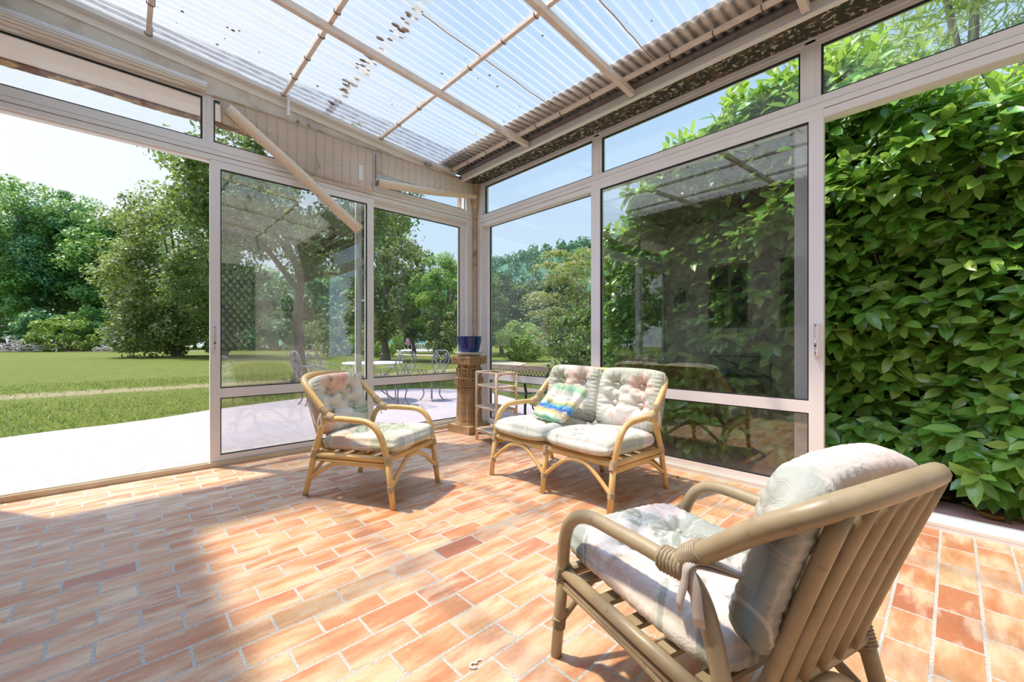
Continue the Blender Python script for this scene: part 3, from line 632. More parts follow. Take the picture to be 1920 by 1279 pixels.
# ------------------------------------------------------------------ rattan seating
def binding(parent, p, q, r, mat):
    p = Vector(p); q = Vector(q); n = 7; b = MB()
    for i in range(n):
        a = p.lerp(q, i / n); c = p.lerp(q, (i + .86) / n); m_ = (a + c) / 2
        b.tube([a, m_, c], [r * .96, r * 1.06, r * .96], 10, 1, curve=False)
    b.build('binding', mat, parent, True)
def seat(name, label, cat, loc, rz, W, cane, fabS, fabB, nsl, double=False, hoopz=.855, seeds=(1, 2), ties=True, bind=None):
    """local: x across, y from front (0) to back, z up"""
    o = thing(name, label, cat, loc, rz); a = W / 2; r = .021; bind = bind or M['bind']
    legx = [-a, a] + ([0] if double else [])
    for x in legx:
        b = MB(); b.tube([(x, 0, 0), (x, .046, .318)], [.019, .021], 12, 1); b.build('leg', cane, o, True)
        b = MB(); b.tube([(x, .755, 0), (x, .71, .15), (x, .664, .318)], [.019, .02, .021], 12, 3); b.build('leg', cane, o, True)
    for s in (-1, 1):
        b = MB(); b.tube([(s * a, .044, .30), (s * (a + .012), .068, .42), (s * (a + .018), .112, .512), (s * (a + .016), .195, .562), (s * (a + .01), .34, .570), (s * a, .50, .566), (s * (a - .003), .565, .548), (s * (a - .004), .606, .49), (s * a, .645, .37), (s * a, .664, .30)], r, 12, 5); b.build('arm', cane, o, True)
    # hoop
    R0 = a + .002; hp = []
    for s in (-1, 1):
        hz = lambda g: .568 + (hoopz - .568) * g; seg = [(s * R0, .52, hz(0)), (s * R0, .62, hz(.31)), (s * (R0 - .006), .71, hz(.60)), (s * (R0 - .028), .785, hz(.81)), (s * (R0 - .075), .83, hz(.93)), (s * (R0 - .16), .852, hz(.985))]
        hp = seg if s < 0 else hp + ([(0, .858, hoopz)] if not double else [(-.2, .858, hoopz), (.2, .858, hoopz)]) + seg[::-1]
    b = MB(); b.tube(hp, .024, 12, 5); b.build('back_rail', cane, o, True)
    # seat frame
    b = MB(); b.tube([(-a, .05, .318), (a, .05, .318)], .02, 12, 1); b.tube([(-a, .664, .312), (a, .664, .312)], .02, 12, 1)
    for s in (-1, 1): b.tube([(s * a, .05, .322), (s * a, .664, .306)], .02, 12, 1); b.tube([(s * a, .05, .288), (s * a, .664, .272)], .013, 10, 1)
    b.build('seat_frame', cane, o, True)
    for i in range(5):
        y = .13 + i * .115; b = MB(); b.box(-a + .01, a - .01, y - .022, y + .022, .318, .332); b.build('seat_slat', cane, o)
    # arches
    spans = [(-a, 0), (0, a)] if double else [(-a, a)]
    for (x0, x1) in spans:
        for (yy, yt, nm) in ((.02, .035, 0), (.715, .69, 1)):
            m_ = (x0 + x1) / 2; w2 = (x1 - x0) / 2
            b = MB(); b.tube([(x0, yy, .13), (x0 + w2 * .36, yy + (yt - yy) * .5, .218), (m_ - w2 * .3, yt, .282), (m_, yt, .296), (m_ + w2 * .3, yt, .282), (x1 - w2 * .36, yy + (yt - yy) * .5, .218), (x1, yy, .13)], .0145, 10, 5); b.build('arch_brace', cane, o, True)
    for s in (-1, 1):
        b = MB(); b.tube([(s * a, .71, .13), (s * a, .61, .19), (s * a, .50, .25), (s * a, .38, .266), (s * a, .22, .270), (s * a, .06, .272)], .0145, 10, 5); b.build('arch_brace', cane, o, True)
    # back slats, half-round canes leaning back
    b0 = a - .07
    for i in range(nsl):
        x = -b0 + 2 * b0 * i / (nsl - 1); zt = hoopz - (.03 if abs(x) > a - .12 else .012)
        b = MB(); b.tube([(x * .93, .672, .318), (x * .97, .76, .58), (x, .846 if abs(x) < a - .12 else .835, zt)], [.0165, .017, .0175], 10, 4, flat=.85); b.build('back_slat', cane, o, True)
    # bindings
    for s in (-1, 1):
        binding(o, (s * a, .035, .285), (s * a, .052, .345), .026, bind); binding(o, (s * a, .655, .345), (s * a, .672, .285), .026, bind)
        binding(o, (s * (a + .002), .485, .568), (s * (a + .002), .56, .575), .031, bind); binding(o, (s * (a + .002), .555, .60), (s * (a + .003), .60, .636), .028, bind)
        binding(o, (s * a, .016, .11), (s * a, .022, .15), .023, bind)
    if double:
        binding(o, (0, .035, .285), (0, .05, .34), .026, bind); binding(o, (0, .016, .11), (0, .022, .15), .023, bind)
    tw, tm = (.017, M['tie_grey']) if fabS is M['grey'] else (.008, M['tie'])
    # cushions tied to the frame
    parts = [(-a / 2, a - .01), (a / 2, a - .01)] if double else [(0, W - .035)]
    for i, (cx, cw) in enumerate(parts):
        Mx = Matrix.Translation((cx, .318, .398)) @ Matrix.Rotation(math.radians(-2.5), 4, 'X')
        tf = [(-.42, .35), (.42, .35), (-.42, -.38), (.42, -.38)] if not double else [(-.4, .3), (.4, .3), (-.4, -.35), (.4, -.35)]
        put_cushion('seat_cushion', fabS, o, Mx, cw, .64, .15, tf, seed=seeds[0] + i, dep=.03)
        hb = .49 if double else .45; ang = math.radians(74)
        Mb = Matrix.Translation((cx, .695, .655 if double else .64)) @ Matrix.Rotation(ang, 4, 'X')
        bc = put_cushion('back_cushion', fabB, o, Mb, cw - (.0 if double else .02), hb, .15, [(-.42, .42), (.42, .42), (-.42, -.2), (.42, -.2)], seed=seeds[1] + i, dep=.045, corner=.5 if not double else .3, sag=-.02)
        for s in (-1, 1):
            if ties and (not double or s * cx > 0):
                ex = cx + s * (cw / 2)
                ribbon('tie_ribbon', [(ex - s * .03, .66, .60), (s * a, .60, .612), (s * (a + .03), .58, .60), (s * (a + .034), .575, .56), (s * (a + .036), .56, .50)], bc, tw, tm)
                ribbon('tie_ribbon', [(ex - s * .03, .66, .595), (s * (a + .02), .585, .60), (s * (a + .03), .60, .56), (s * (a + .028), .61, .48)], bc, tw * .9, tm)
    return o
P1 = Vector((-2.266, -1.996)); P2 = Vector((-1.742, -1.748)); mid = (P1 + P2) / 2
fd = Vector((.338, -.667)).normalized()        # the way the armchair faces
rz = math.atan2(fd.y, fd.x) + PI / 2
seat('rattan_armchair', 'honey rattan armchair with sage and peach floral cushions, facing the loveseat side', 'armchair', (mid.x, mid.y, 0), rz, .575, M['cane'], M['sage'], M['sage'], 6)
seat('rattan_loveseat', 'two-seater rattan loveseat with tufted cream floral cushions by the glass wall', 'loveseat', (-1.325, -2.467, 0), -PI / 2, 1.145, M['cane'], M['pale'], M['pale'], 13, True, seeds=(21, 31))
a16 = math.radians(16)
fr = Vector((math.sin(a16), math.cos(a16))); rr_ = Vector((math.cos(a16), -math.sin(a16)))
mid2 = Vector((-2.443, -3.563)) + rr_ * .275
seat('rattan_armchair', 'greyish rattan armchair in front, seen from behind with its bare back canes', 'armchair', (mid2.x, mid2.y, 0), math.atan2(fr.y, fr.x) + PI / 2, .55, M['cane2'], M['grey'], M['grey'], 6, hoopz=.822, seeds=(51, 61), ties=True, bind=M['bind2'])
# loose scatter cushion on the loveseat
V, F = cushion(.38, .38, .11, [(-.35, .3), (.35, .3), (-.35, -.3), (.35, -.3)], seed=77, dep=.03, p=4)
o = npmesh('throw_cushion', V, F, M['throw'], None, True)
o.matrix_world = Matrix.Translation((-.925, -2.30, .605)) @ Matrix.Rotation(math.radians(-90 - 6), 4, 'Z') @ Matrix.Rotation(math.radians(40), 4, 'X') @ Matrix.Rotation(math.radians(-4), 4, 'Z')
tag(o, 'bright green, yellow and blue patterned scatter cushion leaning on the loveseat', 'cushion')

# ------------------------------------------------------------------ pedestal, saucer, pot
o = thing('stone_pedestal', 'brown carved stone column pedestal in the glazed corner', 'pedestal', (-.42, -.40, 0), math.radians(8))
b = MB(); b.box(-.185, .185, -.185, .185, 0, .095); b.build('base', M['stone'], o)
def octo(b, z0, z1, r0, r1, groove=.012, n=8):
    vs = []; fs = []; m_ = n * 4
    for (z, R_) in ((z0, r0), (z1, r1)):
        for k in range(m_):
            a = 2 * PI * (k + .5) / m_ + PI / n; oct_ = R_ / math.cos(((a % (2 * PI / n)) - PI / n)) * math.cos(PI / n)
            g = groove if k % 4 == 0 else 0
            vs.append(((oct_ - g) * math.cos(a), (oct_ - g) * math.sin(a), z))
    for k in range(m_): fs.append((k, (k + 1) % m_, m_ + (k + 1) % m_, m_ + k))
    fs += [tuple(range(m_ - 1, -1, -1)), tuple(range(m_, 2 * m_))]; b.add(vs, fs)
b = MB()
octo(b, .095, .13, .185, .175, .0); octo(b, .13, .30, .168, .163); octo(b, .302, .47, .162, .157)
for z in (.472, .497, .522): octo(b, z, z + .02, .158, .158)
octo(b, .55, .675, .170, .165, .016); octo(b, .677, .83, .152, .146, .014)
# raised glyph blocks on the upper drum
for k in range(8):
    a = 2 * PI * k / 8 + PI / 8; R3 = Matrix.Rotation(a, 4, 'Z')
    for (y0, y1, z0, z1) in ((-.045, .045, .77, .785), (-.045, -.03, .70, .77), (.03, .045, .70, .77), (-.012, .012, .715, .75), (-.05, .05, .655, .668), (-.05, -.036, .575, .655), (.036, .05, .575, .655), (-.02, .02, .59, .605), (-.02, -.008, .605, .64), (.008, .02, .605, .64)):
        rr0 = .156 if z0 < .67 else .138
        b.box(rr0, rr0 + .016, y0, y1, z0, z1, R3)
b.build('column', M['stone'], o)
b = MB(); b.box(-.155, .155, -.155, .155, .83, .933)
for k in range(4):
    R3 = Matrix.Rotation(k * PI / 2, 4, 'Z'); b.box(.153, .160, -.14, .14, .852, .86, R3); b.box(.153, .160, -.14, .14, .905, .913, R3)
    for j in range(5):
        c = -.11 + j * .055; b.box(.153, .161, c - .018, c + .004, .866, .874, R3); b.box(.153, .161, c - .018, c - .012, .874, .899, R3); b.box(.153, .161, c + .002, c + .014, .889, .897, R3)
b.build('capital', M['stone'], o)
b = MB(); b.lathe([(.001, 0), (.125, 0), (.182, .045), (.175, .046), (.12, .012), (.001, .012)], 40, caps=False)
tag(b.build('plant_saucer', M['saucer'], None, True), 'pale shallow saucer on top of the carved pedestal', 'saucer').location = (-.42, -.40, .9335)
b = MB(); b.lathe([(.001, 0), (.098, 0), (.112, .02), (.132, .08), (.146, .15), (.153, .215), (.156, .226), (.148, .228), (.142, .215), (.136, .15), (.12, .08), (.1, .03), (.001, .026)], 48, caps=False)
tag(b.build('plant_pot', M['pot'], None, True), 'glossy cobalt blue plant pot on the saucer atop the pedestal', 'pot').location = (-.42, -.40, .947)

# ------------------------------------------------------------------ rattan shelf stand
F_ = Vector((-.722, -1.266)); L_ = Vector((-.637, -.82)); R_ = Vector((-.49, -1.32))
ax = (L_ - F_).normalized(); rz = math.atan2(ax.y, ax.x); o = thing('rattan_shelf_stand', 'narrow pale rattan stand with three shelves beside the loveseat', 'shelf', (F_.x, F_.y, 0), rz)
w, dp = .45, -.245     # local x along the long side, y inwards (negative)
b0 = [(0, 0), (w, 0), (w, dp), (0, dp)]
for (x, y) in b0:
    b = MB(); b.tube([(x, y, 0), (x, y, .775)], .0135, 10, 1); b.build('post', M['cane3'], o, True)
for z in (.127, .381, .622):
    b = MB(); b.box(.006, w - .006, dp + .006, -.006, z - .004, z + .006); s_ = b.build('shelf', M['board'], o)
    b = MB()
    for (p, q) in zip(b0, b0[1:] + b0[:1]): b.tube([(*p, z), (*q, z)], .0115, 8, 1)
    b.build('shelf_rim', M['cane3'], s_, True)
b = MB()
for (p, q) in zip(b0, b0[1:] + b0[:1]): b.tube([(*p, .768), (*q, .768)], .012, 8, 1)
b.build('top_rail', M['cane3'], o, True)
for z in (.768, .615, .374, .12):
    for (p, q) in zip(b0, b0[1:] + b0[:1]):
        p3 = Vector((*p, z)); q3 = Vector((*q, z)); e = (q3 - p3).normalized(); b = MB()
        if z == .12:
            L = (q3 - p3).length; b.tube([p3 + e * .012 - Vector((0, 0, .10)), p3 + e * .03 - Vector((0, 0, .03)), p3 + e * .07 - Vector((0, 0, .015)), q3 - e * .07 - Vector((0, 0, .015)), q3 - e * .03 - Vector((0, 0, .03)), q3 - e * .012 - Vector((0, 0, .10))], .007, 7, 4)
        else:
            for (s0, s1) in ((p3, e), (q3, -e)):
                b = MB(); b.tube([s0 + s1 * .012 - Vector((0, 0, .075)), s0 + s1 * .022 - Vector((0, 0, .03)), s0 + s1 * .07 - Vector((0, 0, .01))], .006, 7, 4); b.build('corner_brace', M['cane3'], o, True)
            continue
        b.build('corner_brace', M['cane3'], o, True)

# ------------------------------------------------------------------ reed blinds
o = thing('reed_blind', 'white ribbed reed blind rolled up over the far left window', 'blind', (-4.4, -.15, 3.28), group=None)
b = MB(); b.tube([(0, 0, .0), (.45, 0, .0), (.9, 0, 0), (1.2, 0, -.005), (1.36, 0, -.006)], [.075, .062, .05, .042, .03], 22, 4); b.build('roll', M['blindw'], o, True)
b = MB(); b.box(0, 1.37, .02, .06, .03, .055); b.build('headrail', M['angle'], o)
def panel(name, outline_top, outline_bot, yoff, mat, parent, thick=.006, n=30, wav=.01):
    """reed sheet between two polylines (lists of (x, z)), with its own thickness"""
    def ip(L, t):
        t = t * (len(L) - 1); i = min(int(t), len(L) - 2); f = t - i; return Vector((L[i][0] * (1 - f) + L[i + 1][0] * f, L[i][1] * (1 - f) + L[i + 1][1] * f))
    m_ = 14; V = []
    for s in (0, 1):
        for j in range(m_):
            for i in range(n):
                p = ip(outline_top, i / (n - 1)).lerp(ip(outline_bot, i / (n - 1)), j / (m_ - 1)); V.append((p.x, yoff + s * thick + wav * math.sin(p.x * 7 + 1.3 * j * .3) * j / m_, p.y))
    F = []; N = m_ * n
    for j in range(m_ - 1):
        for i in range(n - 1):
            a = j * n + i; F.append((a, a + 1, a + n + 1, a + n)); F.append((N + a, N + a + n, N + a + n + 1, N + a + 1))
    ring = list(range(n)) + [j * n + n - 1 for j in range(1, m_)] + [(m_ - 1) * n + i for i in range(n - 2, -1, -1)] + [j * n for j in range(m_ - 2, 0, -1)]
    for a, c in zip(ring, ring[1:] + ring[:1]): F.append((a, N + a, N + c, c))
    return npmesh(name, V, F, mat, parent)
o = thing('reed_blind', 'beige reed blind whose bottom roll hangs askew across the sliding door', 'blind', (0, 0, 0))
panel('reed_sheet', [(-2.96, 3.235), (-2.2, 3.235), (-1.53, 3.225)], [(-2.86, 3.16), (-2.22, 2.79), (-1.53, 2.765)], -.115, M['reed'], o)
panel('folded_sheet', [(-2.94, 3.22), (-2.78, 3.19), (-2.5, 3.04)], [(-2.93, 3.02), (-2.72, 3.0), (-2.5, 2.93)], -.135, M['reed'], o, wav=.004)
b = MB(); b.tube([(-2.885, -.15, 3.155), (-2.6, -.155, 2.955), (-2.3, -.165, 2.74), (-1.95, -.175, 2.47), (-1.72, -.185, 2.30)], [.05, .048, .05, .052, .054], 18, 4); b.build('roll', M['roll'], o, True)
b = MB(); b.tube([(-2.98, -.105, 3.245), (-2.2, -.105, 3.245), (-1.525, -.105, 3.235)], .014, 8, 2); b.build('headrail', M['corner'], o, True)
b = MB(); b.tube([(-2.16, -.19, 3.24), (-2.155, -.19, 2.95), (-2.15, -.20, 2.62), (-2.13, -.20, 2.47), (-2.08, -.20, 2.44), (-2.04, -.20, 2.47), (-2.035, -.20, 2.58)], .0045, 6, 4); b.tube([(-2.16, -.19, 2.98), (-2.14, -.19, 2.90), (-2.12, -.19, 2.86), (-2.14, -.19, 2.84), (-2.16, -.19, 2.9)], .009, 6, 4); b.build('pull_cord', M['cord'], o, True)
b = MB(); b.box(-1.70, -1.655, -.124, -.1235, 2.86, 3.02); b.build('white_patch', M['ttop'], o)
for xx in (-2.30, -2.20):
    b = MB(); b.box(xx - .012, xx + .012, -.135, -.06, 3.262, 3.282); b.tube([(xx, -.13, 3.31), (xx - .012, -.14, 3.29), (xx, -.15, 3.25), (xx + .014, -.14, 3.235)], .006, 6, 3); b.build('pulley', M['iron2'], o, True)
o = thing('reed_blind', 'beige reed blind in the corner, half gathered on a sagging roll', 'blind', (0, 0, 0))
panel('reed_sheet', [(-1.50, 3.23), (-.8, 3.235), (-.10, 3.225)], [(-1.50, 2.99), (-.85, 2.97), (-.10, 3.07)], -.115, M['reed'], o)
panel('thin_sheet', [(-1.50, 2.992), (-1.1, 2.982), (-.8, 2.972)], [(-1.49, 2.87), (-1.1, 2.90), (-.8, 2.93)], -.115, M['sheer'], o, wav=0)
b = MB(); b.tube([(-1.505, -.165, 2.865), (-1.1, -.165, 2.905), (-.7, -.155, 2.955), (-.3, -.145, 3.02), (-.11, -.14, 3.05)], [.046, .044, .04, .034, .03], 16, 4); r_ = b.build('roll', M['roll'], o, True)
b = MB(); b.tube([(-1.506, -.165, 2.865), (-1.5075, -.165, 2.865)], .036, 14, 1, curve=False); b.build('roll_end', M['oldwood'], r_)
b = MB(); b.tube([(-1.495, -.105, 3.243), (-.1, -.105, 3.236)], .014, 8, 1); b.build('headrail', M['corner'], o, True)
b = MB(); b.tube([(-.72, -.19, 3.24), (-.74, -.19, 3.1), (-.80, -.19, 3.0), (-.74, -.19, 2.99), (-.6, -.19, 3.08), (-.3, -.18, 3.13)], .003, 5, 4); b.build('pull_cord', M['cord'], o, True)
b = MB(); b.box(-.86, -.78, -.135, -.06, 3.275, 3.295); b.tube([(-.84, -.13, 3.33), (-.85, -.14, 3.30), (-.84, -.15, 3.26)], .006, 6, 3); b.tube([(-.80, -.13, 3.33), (-.81, -.14, 3.30), (-.80, -.15, 3.26)], .006, 6, 3); b.build('pulley', M['iron2'], o, True)

# ------------------------------------------------------------------ foliage
def leaves(C, N, size, aspect=.55, jitter=.6, fold=.18, rng=RNG):
    """one folded four-point leaf at every centre C with normals N"""
    n = len(C); N = N + rng.normal(0, jitter, (n, 3)); N /= np.linalg.norm(N, axis=1, keepdims=True) + 1e-9
    A = rng.normal(0, 1, (n, 3)); A -= N * np.sum(A * N, 1, keepdims=True); A /= np.linalg.norm(A, axis=1, keepdims=True) + 1e-9
    B = np.cross(N, A); s = (size * rng.uniform(.65, 1.35, n))[:, None]
    V = np.stack([C - A * s * .5, C + B * s * aspect * .5 + N * s * fold * .5, C + A * s * .5, C - B * s * aspect * .5 + N * s * fold * .5], 1)
    return V.reshape(-1, 3), np.arange(4 * n).reshape(-1, 4)
def clumps(centre, radii, n_cl, cl_r, n_leaf, rng, lo=.35, flat=.75, shell=.55):
    """leaf centres on a crown made of many tufts; returns C, N and tuft centres"""
    centre = np.array(centre); radii = np.array(radii)
    d = rng.normal(0, 1, (n_cl, 3)); d /= np.linalg.norm(d, axis=1, keepdims=True); rad = rng.uniform(lo, 1, n_cl) ** .6
    T = centre + d * rad[:, None] * radii
    idx = rng.integers(0, n_cl, n_leaf); e = rng.normal(0, 1, (n_leaf, 3)); e /= np.linalg.norm(e, axis=1, keepdims=True)
    rr = rng.uniform(shell, 1.05, n_leaf)[:, None] * (cl_r * rng.uniform(.6, 1.3, n_cl))[idx][:, None]
    C = T[idx] + e * rr * np.array([1, 1, flat]); return C, e * .8 + np.array([0, 0, .5]), T
def tree(name, label, cat, loc, h, crown_r, crown_lo, mat, n_leaf, leaf, n_cl=60, cl_r=.2, trunk_r=.2, seed=0, group=None, bark='bark', shape=1.0, aspect=.6, trunk_pts=None, fork=6, flat=.75, lo=.35, extra=None):
    rng = np.random.default_rng(seed); o = thing(name, label, cat, loc, 0, group)
    cz = (h + crown_lo) / 2; rz_ = (h - crown_lo) / 2
    C, N, T = clumps((0, 0, cz), (crown_r, crown_r * shape, rz_), n_cl, cl_r, n_leaf, rng, lo, flat)
    if extra:
        for (c, r, k) in extra:
            c2, n2, t2 = clumps(c, r, max(6, n_cl // 5), cl_r, k, rng, lo, flat); C = np.concatenate([C, c2]); N = np.concatenate([N, n2]); T = np.concatenate([T, t2])
    keep = C[:, 2] > .02; V, F = leaves(C[keep], N[keep], leaf, aspect, .55, rng=rng)
    npmesh('crown', V, F, mat, o)
    b = MB(); tp = trunk_pts or [(0, 0, -.1), (trunk_r * .2, 0, crown_lo * .5), (0, trunk_r * .3, crown_lo + rz_ * .3), (trunk_r * .5, 0, cz + rz_ * .4)]
    k = len(tp); b.tube(tp, [trunk_r * (1.35 if i == 0 else 1 - .75 * i / (k - 1)) for i in range(k)], 10, 4)
    for i in range(fork):
        t = T[rng.integers(0, len(T))]; s = Vector(tp[-2]).lerp(Vector(tp[-1]), rng.uniform(-.3, .6)); e = Vector(t)
        m_ = s.lerp(e, .5) + Vector((0, 0, .12 * (e - s).length)); b.tube([s, m_, e], [trunk_r * .4, trunk_r * .24, trunk_r * .08], 7, 4)
    b.build('trunk', M[bark], o, True); return o
def bush(name, label, loc, rx, ry, h, mat, n_leaf, leaf, seed=0, group=None, n_cl=40, cl=.3, cat='bush', kind='stem'):
    rng = np.random.default_rng(seed); o = thing(name, label, cat, loc, 0, group)
    C, N, T = clumps((0, 0, h * .48), (rx, ry, h * .5), n_cl, cl, n_leaf, rng, .5, .9)
    keep = C[:, 2] > .02; V, F = leaves(C[keep], N[keep], leaf, .6, .5, rng=rng); npmesh('foliage', V, F, mat, o)
    b = MB()
    for i in range(6):
        a = rng.uniform(0, 6.28); b.tube([(0, 0, -.05), (rx * .3 * math.cos(a), ry * .3 * math.sin(a), h * .3), (rx * .6 * math.cos(a), ry * .6 * math.sin(a), h * .65)], [.05 * h * .5, .03 * h * .5, .01], 6, 3)
    b.build('stem', M['bark'], o, True); return o

# big spreading tree on the lawn just outside (trunk seen through the sliding door)
tree('shade_tree', 'spreading garden tree with dark trunk standing close outside the sliding door', 'tree', (.2, 8.5, -.04), 7.3, 3.1, 3.5, M['leafD'], 20000, .125, 85, .55, .22, 3, trunk_pts=[(.0, 0, -.05), (0, 0, .35), (-.08, 0, 1.6), (.05, 0, 3.2), (.3, .1, 5.2)], fork=14,
     extra=[((.9, -.8, 3.3), (1.5, 1.0, .6), 2600), ((-1.9, .6, 4.9), (.8, 1.0, 1.1), 2000), ((2.6, 0, 4.6), (1.0, 1.2, 1.0), 1800)])
# evergreen oak mass, left of it and farther away
tree('holm_oak', 'broad olive green evergreen oak reaching to the grass left of the door', 'tree', at(330, 34, -.04), 13.5, 5.0, .3, M['leafC'], 30000, .25, 130, 1.15, .35, 5, lo=.5, extra=[((0, -1, 2.2), (4.4, 3.2, 2.2), 9000)])
tree('holm_oak', 'tall dark oak rising right of the broad oak, behind the door post', 'tree', at(418, 30, -.04), 15.2, 3.4, .8, M['leafD'], 20000, .23, 100, .95, .35, 6, lo=.45)
# tree line across the lawn, left to right
row = [(-95, 62, 24, 6.5, 'leafA'), (-10, 60, 25, 5.8, 'leafB'), (52, 58, 23.8, 5.2, 'leafA'), (105, 60, 23.2, 5.2, 'leafB'), (150, 62, 22.6, 5.0, 'leafA'), (200, 60, 20.5, 4.8, 'leafA'), (248, 63, 18.8, 5.0, 'leafB'), (300, 66, 18.0, 5.5, 'leafA')]
nth = ['first', 'second', 'third', 'fourth', 'fifth', 'sixth', 'seventh', 'eighth']
for i, (px, dd, h, r, mt) in enumerate(row):
    tree('woodland_tree', '%s tree from the left in the woodland row across the lawn' % nth[i].capitalize(), 'tree', at(px, dd, -.04), h, r, h * .2, M[mt], 15000, .42, 80, 1.55, .34, 20 + i, 'woodland trees beyond the lawn', fork=10, trunk_pts=[(0, 0, -.1), (.3, 0, h * .2), (-.2, .2, h * .45), (.4, 0, h * .8)])
back = [(-60, 76, 23), (40, 78, 23), (130, 78, 21), (215, 80, 19), (290, 80, 18), (365, 78, 17), (450, 74, 16), (540, 70, 14), (610, 72, 14), (660, 66, 15)]
for i, (px, dd, h) in enumerate(back):
    tree('woodland_tree', '%s tree from the left in the shaded row behind the woodland edge' % (nth + ['ninth', 'tenth'])[i].capitalize(), 'tree', at(px, dd, -.04), h, 6.5, .5, M['leafB' if i % 2 else 'leafD'], 5200, .75, 40, 2.3, .4, 60 + i, 'shaded woodland behind the first row', fork=5)
for i, (px, dd, rx, h, mt, lb) in enumerate(((15, 54, 3.6, 7.5, 'leafA', 'pale green bush at the far left under the woodland trees'), (75, 53, 2.6, 5, 'leafB', 'bluish bush between the pale bush and the low bush'), (125, 51.5, 3.6, 4.0, 'leafE', 'low rounded yellow-green bush beside the brush pile'), (170, 55, 3.0, 6, 'leafA', 'upright bush behind the low yellow-green bush'), (245, 54, 2.4, 2.4, 'leafB', 'small dark bush right of the dead branches'), (285, 52, 2.6, 3.0, 'leafA', 'small bush at the foot of the broad oak'), (440, 60, 4.2, 5.0, 'leafD', 'dark far bush mirrored over by the trellis in the sliding door'), (520, 60, 4.4, 5.0, 'leafB', 'far bush left of the shade tree trunk'), (610, 60, 4.4, 5.0, 'leafD', 'far bush right of the shade tree trunk'), (690, 58, 4.0, 5.0, 'leafB', 'far bush behind the door jamb by the garden table'))):
    bush('woodland_bush', lb, at(px, dd, -.04), rx, rx * .8, h, M[mt], 5200, .32, 90 + i, 'bushes at the foot of the woodland', cl=.8)
for i, (x, y, h, r, lb) in enumerate(((-17, 9, 9, 3.4, 'bushy tree left of the terrace, mirrored low in the right sliding door'), (-25, 16, 12, 4.4, 'taller tree left of the lawn, mirrored in the right sliding door'), (-24, 3, 11, 4.0, 'tree beside the house, mirrored in the right sliding door'))):
    tree('garden_tree', lb, 'tree', (x, y, -.04), h, r, .5, M['leafA' if i != 1 else 'leafC'], 6000, .34, 60, 1.0, .3, 240 + i, lo=.5)
def brush(label, px, dd, w, h, seed):
    rng = np.random.default_rng(seed); b = MB()
    for i in range(150):
        a = rng.uniform(0, PI); c = Vector((rng.normal(0, w * .3), rng.normal(0, w * .18), abs(rng.normal(0, h * .35)))); L = rng.uniform(.4, 1.3); e = Vector((math.cos(a), math.sin(a), rng.uniform(-.2, .5))) * L
        b.tube([c, c + e * .5 + Vector((0, 0, .1)), c + e], [.05, .035, .015], 5, 2)
    o = b.build('brush_pile', M['brush']); o.location = at(px, dd, 0); tag(o, label, 'brush pile', kind='stuff')
brush('grey heap of dead branches at the far left edge of the lawn', 30, 47.5, 5, 1.8, 1); brush('small grey heap of cut branches below the woodland gap', 222, 48.5, 2.8, 1.2, 2)
# trees seen through the fixed panes either side of the corner
tree('garden_tree', 'dark leafy tree with pale shoots left in the fixed pane', 'tree', at(722, 26, -.04), 9.2, 2.7, .9, M['leafC'], 10000, .27, 60, .75, .3, 101, lo=.5)
tree('garden_tree', 'dark narrow tree behind, showing between two lighter crowns', 'tree', at(775, 44, -.04), 10.2, 2.0, .8, M['dark'], 5000, .4, 40, .8, .3, 102)
bush('garden_bush', 'light green bush left of the pool in the fixed pane', at(708, 32, -.04), 2.0, 1.6, 2.5, M['leafE'], 3200, .2, 103, cl=.5)
bush('garden_bush', 'broad dark green bush beyond the round table', at(655, 36, -.04), 3.4, 2.2, 3.2, M['leafD'], 3600, .25, 104, cl=.6)
bush('garden_bush', 'dark bluish hedge bush behind the pool railing', at(800, 68, -.04), 5.5, 2, 2.6, M['dark'], 3000, .4, 105, cl=.8)
tree('umbrella_pine', 'rounded bright pine left of the corner post', 'tree', at(838, 25, -.04), 6.6, 2.25, .3, M['needle'], 17000, .22, 100, .52, .25, 106, aspect=.28, lo=.55)
tree('garden_tree', 'olive shrub tree at the foot of the rounded pine', 'tree', at(822, 23, -.04), 3.4, 1.0, .2, M['leafC'], 2600, .16, 26, .4, .1, 107)
bush('round_bush', 'rounded light green bush on the lawn behind the garden bench', at(977, 25.5, -.04), 1.65, 1.5, 2.35, M['leafE'], 6500, .14, 108, cl=.42, n_cl=60)
for i, (px, dd, h, r, lb) in enumerate(((905, 34, 6.4, 2.2, 'dark conifer close to the corner post behind the round bush'), (940, 38, 7.2, 2.6, 'dark conifer rising behind the left of the round bush'), (985, 42, 7.6, 3.0, 'dark conifer behind the middle of the round bush'), (1030, 38, 7.2, 2.8, 'dark conifer behind the silk tree trunk'), (1085, 40, 8.0, 3.4, 'dark conifer right of the silk tree trunk'), (880, 44, 7.6, 2.6, 'dark conifer hidden half by the corner post'))):
    tree('dark_conifer', lb, 'tree', at(px, dd, -.04), h, r, .4, M['dark' if i % 2 else 'leafD'], 6500, .3, 60, .75, .3, 120 + i, 'dark conifers behind the round bush', aspect=.35, lo=.5)
